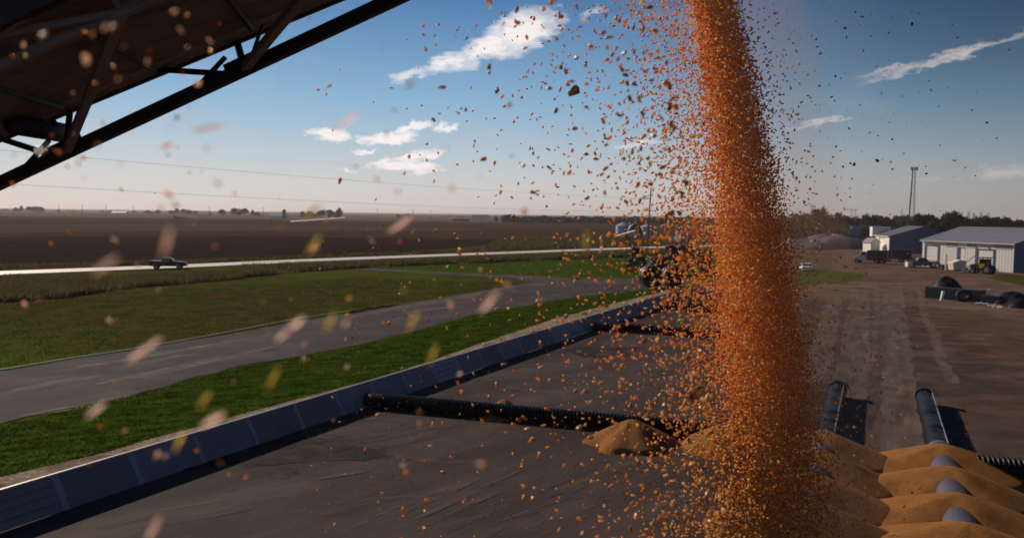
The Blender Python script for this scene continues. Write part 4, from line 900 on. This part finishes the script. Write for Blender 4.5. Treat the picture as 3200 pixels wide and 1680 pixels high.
# low dark trailer
tr = empty('flat_trailer', G(2952, 843)+Vector((0, 1, 0)), R(-8), 'low dark flat trailer lying between the grey pickup and the beige hopper', 'trailer')
MB().box((0, 0, .75), (3.4, 1.6, .5)).build('deck', MT['dark'], tr, bevel=.03); wheel(tr, .6, -.75, .34); wheel(tr, .6, .75, .34); MB().box((-1.2, -.84, .8), (.4, .05, .4)).build('marker_plate', MT['white'], tr); MB().bar((-1.7, 0, .6), (-2.6, 0, .5), .1).build('drawbar', MT['dark'], tr)
bl = mound((G(3040, 840).x, G(3040, 840).y), .9, .8, 'small round grey bale beside the beige hopper', seed=90, group=None, dome=True); bl.name = 'covered_bale'; bl.data.materials[0] = MT['tarp']; bl['category'] = 'bale'
# navy panel stack, black heaps, litter at right middle
A = G(2902, 932); B = G(3082, 947)
def nf(o, a, b, h, t): 
    d = (b-a); m = MB(); m.box(Vector((0, 0, h/2)), (d.length, t, h), math.atan2(d.y, d.x)); q = m.build(o, MT['navy'], None, bevel=.04, loc=(a+b)/2+Vector((0, t/2, 0))); return q
q = nf('panel_stack', A, B, 1.5, 1.1); tag(q, 'long low stack of dark navy wall panels on the yard at right', 'panel stack')
q = nf('panel_stack', G(3084, 948), G(3140, 952), 1.0, 1.6); q.data.materials[0] = MT['tarp']; tag(q, 'shorter grey panel stack between navy stack and black heap', 'panel stack')
c = G(2955, 905); hm = mound((c.x, c.y), 1.75, 2.2, 'rounded black tarp heap behind the navy panel stack', seed=92, group=None, dome=True); hm.name = 'tarp_heap'; hm.data.materials[0] = MT['wrap']; hm['category'] = 'heap'
c = G(3168, 950); hm = mound((c.x, c.y), 1.35, 2.4, 'black plastic heap at the right edge of the yard', seed=93, group=None, dome=True); hm.name = 'tarp_heap'; hm.data.materials[0] = MT['wrap']; hm['category'] = 'heap'
c = G(3200, 962); hm = mound((c.x, c.y), 1.0, 2.0, 'lower black heap cut by the right edge of the photo', seed=94, group=None, dome=True); hm.name = 'tarp_heap'; hm.data.materials[0] = MT['wrap']; hm['category'] = 'heap'
tyc = G(3003, 942); mb = MB(); mb.tube([(0.75*math.cos(a), 0, .78+.55*math.sin(a)) for a in np.linspace(0, 6.28, 25)], .24, 10, False); tag(mb.build('tyre', MT['tyre'], None, True, loc=tyc-Vector((0, .5, 0))), 'black tyre leaning on the navy panel stack', 'tyre')
wp = G(2933, 938); tag(MB().cyl((0, 0, 0), (.35, .2, 1.15), .15, .2, 12).build('white_post', MT['whitedoor'], None, loc=wp-Vector((0, .6, 0))), 'short leaning white post before the navy panel stack', 'post')
for i, (x, y, w) in enumerate(((3055, 949, .5), (3066, 948, .3), (3082, 950, .6), (3100, 955, .9), (3115, 959, 1.1), (3127, 962, .7), (3140, 953, .4), (3091, 906, .3))):
    m = MB(); m.box((0, 0, .06), (w, .25, .05), R(-20+i*7)); m.box((w*.3, .1, .12), (w*.5, .2, .04), R(15*i)); tag(m.build('plastic_scrap', MT['white'], None, loc=G(x, y, .09)), 'white plastic scrap on the dirt beside the dark panel stacks', 'scrap', 'white scraps by the panel stacks')
# big black reels and dark farm machines left of the corn
def reel(px, py, r, label):
    root = empty('pipe_reel', G(px, py), R(8), label, 'reel')
    m = MB(); m.tube([(math.cos(a)*r, -.6, r+math.sin(a)*r) for a in np.linspace(0, 2*math.pi, 49)], .07, 8, False); m.tube([(math.cos(a)*r, .6, r+math.sin(a)*r) for a in np.linspace(0, 2*math.pi, 49)], .07, 8, False); m.build('rim', MT['galv'], root, True)
    MB().cyl((0, -.55, r), (0, .55, r), r*.985, n=48).build('drum', MT['black'], root)
    MB().cyl((0, -.66, r), (0, .66, r), r*.16, n=16).build('hub', MT['steel_brace'], root)
    m = MB()
    for k in range(6): a = k*math.pi/3; m.bar((0, -.60, r), (math.cos(a)*r*.95, -.60, r+math.sin(a)*r*.95), .07)
    m.build('spoke', MT['dark'], root); return root
reel(2034, 899, 1.55, 'large black wheel-like reel nearer the lawn, left of the pair')
reel(2102, 897, 1.5, 'large black wheel-like reel, right of the pair, by the falling corn')
def old_tractor(px, py, s, rz, label):
    root = empty('farm_tractor', G(px, py), rz, label, 'tractor'); root.scale = (s, s, s)
    MB().prism([(-2.2, 1.0), (-2.2, 1.9), (-.4, 2.1), (-.4, .9)], -.4, .4).build('hood', MT['dark'], root, bevel=.05)
    MB().box((.5, 0, 2.2), (1.5, 1.4, 1.8)).build('cab', MT['glass'], root, bevel=.06); MB().box((.5, 0, 3.16), (1.8, 1.7, .15)).build('cab_roof', MT['dark'], root)
    MB().cyl((-1.3, .3, 2.0), (-1.3, .3, 3.1), .06, n=8).build('exhaust', MT['dark'], root)
    for x, r in ((-1.7, .6), (1.0, .95)):
        for y in (-.95, .95): wheel(root, x, y, r, .45)
    MB().box((-.2, 0, .95), (3.4, .6, .4)).build('chassis', MT['dark'], root)
old_tractor(1990, 846, 1.3, R(75), 'black tractor standing end-on on the lawn behind the reels')
old_tractor(2090, 858, 1.55, R(10), 'larger black tractor with cab half hidden by scattered kernels')
old_tractor(2165, 850, 1.5, R(160), 'black tractor at the left edge of the corn stream')
mb = MB(); mb.cyl((0, 0, 0), (0, 0, 3.0), .09, n=8); mb.box((0, 0, 3.0), (.9, .2, .12)); tag(mb.build('sign_post', MT['dark'], None, loc=G(1955, 830)), 'thin dark post on the lawn left of the black tractors', 'post')

# ------------------------------------------------------------------ person in a hi-vis vest
pr = empty('person', G(2126, 1052), R(200), 'person in a yellow-green hi-vis top and dark trousers beside the far duct', 'person')
def skin_obj(name, joints, edges, rad, m, parent, sub=1):
    me = bpy.data.meshes.new(name); me.from_pydata(joints, edges, []); o = bpy.data.objects.new(name, me); COL.objects.link(o); o.parent = parent
    sk = o.modifiers.new('s', 'SKIN'); 
    for i, v in enumerate(me.skin_vertices[0].data if me.skin_vertices else []): pass
    if not me.skin_vertices: me.skin_vertices.new() if hasattr(me.skin_vertices, 'new') else None
    if len(me.skin_vertices):
        for i, v in enumerate(me.skin_vertices[0].data): v.radius = rad[i]; v.use_root = (i == 0)
    o.modifiers.new('u', 'SUBSURF').levels = sub; o.modifiers['u'].render_levels = sub; me.materials.append(m); return o
J = [(0, 0, .95), (0, 0, 1.15), (0, 0, 1.38), (0, 0, 1.50), (0, .01, 1.60), (0, 0, 1.72)]; Ra = [(.15, .11), (.15, .11), (.16, .10), (.055, .055), (.085, .095), (.075, .085)]
E = [(0, 1), (1, 2), (2, 3), (3, 4), (4, 5)]
def ch(start, pts, rad):
    k = start
    for p, r in zip(pts, rad): J.append(p); Ra.append((r, r)); E.append((k, len(J)-1)); k = len(J)-1
    return k
for s in (-1, 1):
    ch(0, [(s*.10, 0, .88), (s*.12, .02*s, .50), (s*.13, -.02*s, .09), (s*.14, .13, .04)], [.09, .06, .045, .035])
    w = ch(2, [(s*.19, 0, 1.40), (s*.25, -.01, 1.14), (s*.22, .14, .95), (s*.21, .18, .90)], [.055, .045, .032, .03])
    for f in range(4): ch(w, [(s*(.19+.014*f), .21, .87), (s*(.19+.014*f), .225, .835-.006*abs(f-1.5))], [.009, .008])
    ch(w, [(s*.17, .20, .88), (s*.16, .22, .86)], [.010, .008])
bd = skin_obj('body', J, E, Ra, MT['skin'], pr)
m = MB(); m.sphere((0, .015, 1.63), (.16, .20, .24), 14, 10); m.sphere((0, .115, 1.62), (.03, .04, .05), 6, 5); hd = m.build('head', MT['skin'], pr, True)
m = MB(); m.sphere((0, -.01, 1.69), (.19, .22, .17), 14, 8); m.box((0, .12, 1.68), (.14, .1, .02)); m.build('cap', MT['cap'], pr, True)
m = MB(); m.tube([(0, 0, .92), (0, 0, 1.05), (0, 0, 1.25), (0, 0, 1.42), (0, 0, 1.49)], [.19, .185, .20, .19, .08], 14)
for s in (-1, 1): m.tube([(s*.14, 0, 1.42), (s*.22, 0, 1.34), (s*.26, -.01, 1.14)], [.08, .075, .065], 10)
m.build('vest', MT['hivis'], pr, True)
m = MB()
for s in (-1, 1): m.tube([(s*.08, 0, .96), (s*.11, .01*s, .75), (s*.12, .02*s, .5), (s*.13, -.02*s, .08)], [.11, .095, .078, .07], 12)
m.tube([(0, 0, .84), (0, 0, 1.0)], [.16, .175], 14); m.build('trousers', MT['jeans'], pr, True)
m = MB()
for s in (-1, 1): m.box((s*.13, .05, .05), (.11, .28, .1))
m.build('boot', MT['dark'], pr, bevel=.02)

# ------------------------------------------------------------------ falling corn
def kernel_template(nu, nv):
    V = []; Fc = []
    for j in range(nv+1):
        t = j/nv; z = -math.cos(t*math.pi)            # -1 tip, 1 crown
        for i in range(nu):
            a = 2*math.pi*i/nu; r = math.sin(t*math.pi)**.6*(.62+.38*(z*.5+.5))
            x = math.copysign(abs(math.cos(a))**.8, math.cos(a))*r; y = math.copysign(abs(math.sin(a))**.8, math.sin(a))*r
            zz = z*1.0-(.10*math.exp(-(x*x+y*y)*6) if z > .5 else 0)
            V.append((x*.0043, y*.0024, zz*.0062))
    for j in range(nv):
        for i in range(nu): Fc.append((j*nu+i, j*nu+(i+1) % nu, (j+1)*nu+(i+1) % nu, (j+1)*nu+i))
    return np.array(V), np.array(Fc)
def rand_rot(n):
    q = rng.normal(size=(n, 4)); q /= np.linalg.norm(q, axis=1)[:, None]; w, x, y, z = q.T
    return np.stack([1-2*(y*y+z*z), 2*(x*y-w*z), 2*(x*z+w*y), 2*(x*y+w*z), 1-2*(x*x+z*z), 2*(y*z-w*x), 2*(x*z-w*y), 2*(y*z+w*x), 1-2*(x*x+y*y)], 1).reshape(-1, 3, 3), q
def stream_centre(z):          # parabola of the thrown corn; z relative to camera height
    t = np.sqrt(np.maximum(.9-z, 0)/4.9); return .405+.655*t, 2.42+.0*t
YS = 2.42
def sample_stream(n, z0, z1, core):
    z = rng.uniform(z0, z1, n); cx, cy = stream_centre(z); drop = (.75-z)
    w = .050+.058*np.clip(drop, 0, 4)
    if core:
        a = rng.uniform(0, 2*np.pi, n); r = w*rng.uniform(0, 1, n)**.55; g = rng.normal(0, .18, (n, 2))*w[:, None]
        x = cx+r*np.cos(a)+g[:, 0]; y = cy+r*np.sin(a)*1.1+g[:, 1]
    else:
        side = rng.random(n) < .80; e = rng.exponential(1, n)
        x = np.where(side, cx-w*.8-e*(.072+.020*drop), cx+w*.8+e*(.014+.018*drop)); y = cy+rng.normal(0, .16, n)+(-.08)*np.minimum(e, 3)*side
    return np.c_[x, y, z+CZ]
KP_ = [sample_stream(62000, -1.15, .85, True), sample_stream(11000, -1.15, .85, False), sample_stream(14000, -4.0, -1.15, True), sample_stream(5000, -9.6, -4.0, True), sample_stream(1200, -4, -1.15, False)]
# widely scattered kernels to the left of the stream
n = 2300; e = rng.exponential(1, n); z = rng.uniform(-1.1, .75, n); y = rng.uniform(1.1, 2.9, n); cx, _ = stream_centre(z)
x = (cx-.16-e*.22)*(y/2.42); ok = (x > -.42*y/2.4-.1); KP_.append(np.c_[x, y, z*(y/2.42)+CZ][ok])
n = 900; y = rng.uniform(2.6, 8.0, n); KP_.append(np.c_[rng.uniform(-.38, .38, n)*y+.12*y, y, CZ-rng.uniform(.02, .40, n)*y])
# a few kernels close to the lens, all over the left side
nb = 80; yb = rng.uniform(.36, .75, nb); xb = rng.uniform(-.60, .02, nb)*yb; zb = rng.uniform(-.33, .25, nb)*yb; KP_.append(np.c_[xb, yb, zb+CZ])
nt_ = 42; yt_ = rng.uniform(.38, .72, nt_); xt_ = rng.uniform(-.60, -.36, nt_)*yt_; KP_.append(np.c_[xt_, yt_, CZ+(.255-rng.uniform(.02, 1, nt_)*(.24+(xt_/yt_+.36)*-.2))*yt_])
K = np.concatenate(KP_); 
K = K[K[:, 2] > .2]
# keep the near view cone in front of the lens clear
nK = len(K); sc = rng.uniform(.8, 1.22, nK); sc[:62000] *= .60; sc[62000:73000] *= .74; sc[73000:] *= .82; sc[K[:, 1] < .76] *= rng.uniform(.25, .52, int((K[:, 1] < .76).sum())); Rm, Q = rand_rot(nK)
M_ = np.array(CR.transposed()); loc = (K-np.array([0, 0, CZ]))@M_.T; dep = -loc[:, 2]; pxx = 1600+F*loc[:, 0]/dep; pyy = 840-F*loc[:, 1]/dep
inview = (dep > .2) & (pxx > 5) & (pxx < 3195) & (pyy > 5) & (pyy < 1675); size = np.where(inview, sc/dep, 0)
# only kernels that are seen by themselves compete; inside the column nothing can be told apart
w_c = np.abs(K[:, 0]-stream_centre(K[:, 2]-CZ)[0]) < (.050+.058*(.75-(K[:, 2]-CZ)))*.9
front = (K[:, 1] < YS-.02)
size = np.where(w_c & ~front, size*.01, size); order = np.argsort(-size); ind = order[:300]; rest = order[300:]
TV, TF = kernel_template(8, 6); tv, tf = kernel_template(6, 4)
def mass(name, idx, V0, F0, m):
    n = len(idx); V = np.einsum('nij,vj->nvi', Rm[idx], V0)*sc[idx][:, None, None]+K[idx][:, None, :]
    Fa = (F0[None]+np.arange(n)[:, None, None]*len(V0)).reshape(-1, 4); me = np_mesh(name, V.reshape(-1, 3), Fa, m, True)
    at = me.attributes.new('kv', 'FLOAT', 'POINT'); at.data.foreach_set('value', np.repeat(rng.random(n), len(V0)).astype(np.float32))
    o = bpy.data.objects.new(name, me); COL.objects.link(o); return o
tag(mass('corn_kernels', rest, tv, tf, MT['corn_stream']), 'dense orange stream of falling corn kernels', 'corn', kind='stuff')
km = np_mesh('corn_kernel', TV, TF, MT['kernel'], True); kp = np_mesh('corn_kernel', TV, TF, MT['kernel_pale'], True)
from mathutils import Quaternion
for i in ind:
    o = bpy.data.objects.new('corn_kernel', kp if dep[i] < .76 and rng.random() < .8 else km); COL.objects.link(o); o.location = K[i]; o.rotation_mode = 'QUATERNION'; o.rotation_quaternion = Quaternion(Q[i]); s = float(sc[i]); o.scale = (s, s, s)
    px_, py_, d_ = pxx[i], pyy[i], dep[i]; hor = 668+.0125*(px_-1600)
    if d_ < 1.05:
        if py_ < 430-.42*px_: lb, g = 'pale blurred kernel floating before the dark conveyor', 'blurred kernels before the conveyor'
        elif py_ < hor: lb, g = 'soft blurred kernel floating against the open sky', 'blurred kernels against the sky'
        else: lb, g = 'pale blurred kernel floating before the fields and pad', 'blurred kernels before the ground'
    elif py_ < hor:
        if 1230 < px_ < 1760 and 15 < py_ < 260: lb, g = 'sharp dark kernel flying before the large white cloud', 'kernels before the large cloud'
        elif px_ < 1480: lb, g = 'sharp dark kernel flying over the small low clouds, far left of the corn stream', 'kernels over the small clouds'
        elif px_ < 1850: lb, g = 'sharp kernel flying in the blue gap between clouds and utility pole', 'kernels in the blue gap'
        elif py_ < 330: lb, g = 'sharp brown kernel on the upper left fringe of the corn stream', 'kernels on the upper fringe'
        else: lb, g = 'sharp brown kernel flying around the utility pole top beside the corn stream', 'kernels around the pole'
    else:
        lo_ = np.interp(px_, [0, 410, 746, 1118, 1491, 1740, 2038], [1327, 1237, 1145, 1081, 982, 938, 901]); up_ = np.interp(px_, [0, 311, 621, 932, 1243, 1491, 1665, 2038], [1162, 1112, 1062, 1009, 957, 913, 884, 872])
        if px_ > 2240: lb, g = 'sharp orange kernel in front of the dense corn stream', 'kernels before the stream'
        elif abs(py_-(1262+.11*(px_-1190))) < 38 and px_ > 1180: lb, g = 'sharp orange kernel falling right before the near corrugated duct', 'kernels before the near duct'
        elif py_ > 1676-.3465*px_ and py_ < 1262+.11*(px_-1190): lb, g = 'sharp orange kernel falling before the pad strip between the two corrugated ducts', 'kernels between the ducts'
        elif py_ > 1676-.3465*px_ and px_ < 1500: lb, g = 'sharp orange kernel falling before the pad below the wall, well left of the corn mounds', 'kernels before the left pad'
        elif py_ > 1676-.3465*px_: lb, g = 'sharp orange kernel falling before the pad just left of the corn stream foot', 'kernels before the lower pad'
        elif py_ > 1524-.279*px_: lb, g = 'sharp orange kernel falling before the blue bunker wall', 'kernels before the wall'
        elif py_ > lo_: lb, g = 'sharp orange kernel falling before the green lawn along the wall', 'kernels before the lawn'
        elif py_ > up_: lb, g = 'sharp orange kernel falling before the gravel drive', 'kernels before the drive'
        else: lb, g = 'sharp orange kernel falling before the meadow and fields', 'kernels before the fields'
    tag(o, lb, 'corn kernel', g)

# husk slivers and chaff
def flake_mesh(name, L_, w, m, seed, curl=.25):
    rg = np.random.default_rng(seed); b = bmesh.new(); prev = None
    for i in range(9):
        t = i/8; ww = w*math.sin(max(.06, t)*math.pi*.97)**.7; z = curl*L_*math.sin(t*3.1)*.3; a = b.verts.new((-ww/2, (t-.5)*L_, z+rg.normal(0, .02*L_))); c = b.verts.new((0, (t-.5)*L_, z+ww*.25)); d = b.verts.new((ww/2, (t-.5)*L_, z+rg.normal(0, .02*L_)))
        if prev: b.faces.new((prev[0], prev[1], c, a)); b.faces.new((prev[1], prev[2], d, c))
        prev = (a, c, d)
    g = bmesh.ops.solidify(b, geom=b.faces[:], thickness=w*.06); me = bpy.data.meshes.new(name); b.to_mesh(me); b.free(); me.materials.append(m); me.polygons.foreach_set('use_smooth', [True]*len(me.polygons)); return me
hm_ = [flake_mesh('husk_sliver', .034, .0085, MT['husk'], 1), flake_mesh('husk_sliver', .026, .007, MT['husk_y'], 2), flake_mesh('husk_sliver', .045, .008, MT['husk'], 3)]
slv = [(452, 1090, 36, .80, 2), (910, 1025, 38, .78, 2), (975, 660, 40, .85, 1), (980, 765, 55, .8, 1), (1250, 700, 35, 1.0, 0), (650, 400, 10, .9, 0), (560, 1380, 62, .8, 1), (665, 1310, 30, .75, 0), (1830, 760, 85, .9, 1), (330, 830, 35, .6, 0),
       (855, 1180, 60, .8, 1), (1030, 1010, 62, .8, 1), (1290, 1005, 60, .9, 1), (1350, 1110, 65, .9, 1), (1530, 940, 50, .85, 0), (480, 1650, 60, .75, 0), (300, 1280, 35, .8, 0), (1085, 380, 35, .8, 0), (640, 1250, 55, .8, 1), (520, 760, 75, .6, 0)]
for i, (x, y, a, d, k) in enumerate(slv):
    o = bpy.data.objects.new('husk_sliver', hm_[k]); COL.objects.link(o); d *= .42; o.location = D(x, y, d); o.scale = (d*.72, d*1.15, d*.72); o.rotation_euler = (R(90), R(90-a), R(random.uniform(-25, 25)))
    sky_ = y < 668; tag(o, 'thin blurred husk sliver drifting against the sky' if sky_ else (('blurred yellow husk sliver drifting before the ' if k == 1 else 'blurred pale pink husk sliver drifting before the ')+('pad and wall' if y > 1250 else 'fields' if y < 850 else 'lawn and drive')), 'husk', 'husk slivers against the sky' if sky_ else 'husk slivers before the ground')
cm = [flake_mesh('chaff_flake', .016, .009, MT['chaff'], 10+i, .6) for i in range(4)]
nc = 0
while nc < 230:
    Y = rng.uniform(2.8, 7.5); px_ = 2380+abs(rng.normal(0, 1))*380; py_ = rng.uniform(5, 690)
    if px_ > 3190: continue
    o = bpy.data.objects.new('chaff_flake', cm[nc % 4]); COL.objects.link(o); o.location = D(px_, py_, Y); o.rotation_euler = tuple(rng.uniform(0, 6.28, 3)); s = float(rng.uniform(.35, 1.25)); o.scale = (s, s, s)
    tag(o, 'tiny dark chaff flake drifting against the sky right of the corn stream', 'chaff', 'chaff flakes right of the stream'); nc += 1
lf = flake_mesh('leaf_scrap', .05, .03, MT['chaff'], 33, 1.2)
for (x, y, d, s, lb) in ((1790, 285, 1.9, .75, 'torn brown leaf scrap flying against the sky between clouds and corn stream'), (2170, 1220, 1.5, .9, 'blurred dark leaf scrap falling before the pad left of the stream')):
    o = bpy.data.objects.new('leaf_scrap', lf); COL.objects.link(o); o.location = D(x, y, d); o.rotation_euler = (R(70), R(50), R(20)); o.scale = (s, s, s); tag(o, lb, 'leaf scrap')

# dust that hangs to the right of the stream: closed bodies of thin even dust
def dust(name, cx, w, y, d, z0, z1, dens, col, label, gr=.35):
    mb = MB(); pts = []; n = 14; b = mb.b; rings = []
    for i in range(n+1):
        z = z0+(z1-z0)*i/n; c, _ = stream_centre(np.array([z])); ww = w*(1+gr*(z1-z)/(z1-z0))
        rings.append([b.verts.new((float(c[0])+cx+math.cos(a)*ww, y+math.sin(a)*d, z+CZ)) for a in np.linspace(0, 2*math.pi, 28, endpoint=False)])
    for i in range(n):
        for k in range(28): b.faces.new((rings[i][k], rings[i][(k+1) % 28], rings[i+1][(k+1) % 28], rings[i+1][k]))
    b.faces.new(rings[0][::-1]); b.faces.new(rings[-1])
    m = bpy.data.materials.new('dust'); m.use_nodes = True; N = m.node_tree.nodes; N.remove(N['Principled BSDF']); v = N.new('ShaderNodeVolumePrincipled')
    v.inputs['Color'].default_value = (*col, 1); v.inputs['Density'].default_value = dens; v.inputs['Anisotropy'].default_value = .45
    m.node_tree.links.new(v.outputs[0], N['Material Output'].inputs['Volume'])
    o = mb.build(name, m); tag(o, label, 'dust', kind='stuff'); return o
dust('dust', -.005, .055, 2.42, .18, -1.6, 1.0, 1.3, (.98, .60, .28), 'glowing orange grain dust filling the falling corn stream', 1.5)
dust('dust', .17, .15, 2.6, .22, -1.3, .9, .55, (.75, .42, .28), 'brownish dust hanging close along the right side of the corn stream')
dust('dust', .24, .34, 2.75, .40, -1.3, .9, .09, (.72, .52, .46), 'thin wide veil of dust right of the corn stream')

# air: thin even haze round everything
hz = MB(); hz.box((0, 7800, 24), (24400, 16700, 50.0)); hzo = hz.build('haze', MT['wire']); 
m = bpy.data.materials.new('haze_air'); m.use_nodes = True; N = m.node_tree.nodes; N.remove(N['Principled BSDF']); v = N.new('ShaderNodeVolumePrincipled')
v.inputs['Color'].default_value = (.85, .80, .82, 1); v.inputs['Density'].default_value = .00009; v.inputs['Anisotropy'].default_value = .3
m.node_tree.links.new(v.outputs[0], N['Material Output'].inputs['Volume']); hzo.data.materials[0] = m; tag(hzo, 'thin even air haze', 'haze', kind='stuff')
print('objects', len(COL.objects), 'kernels', nK)
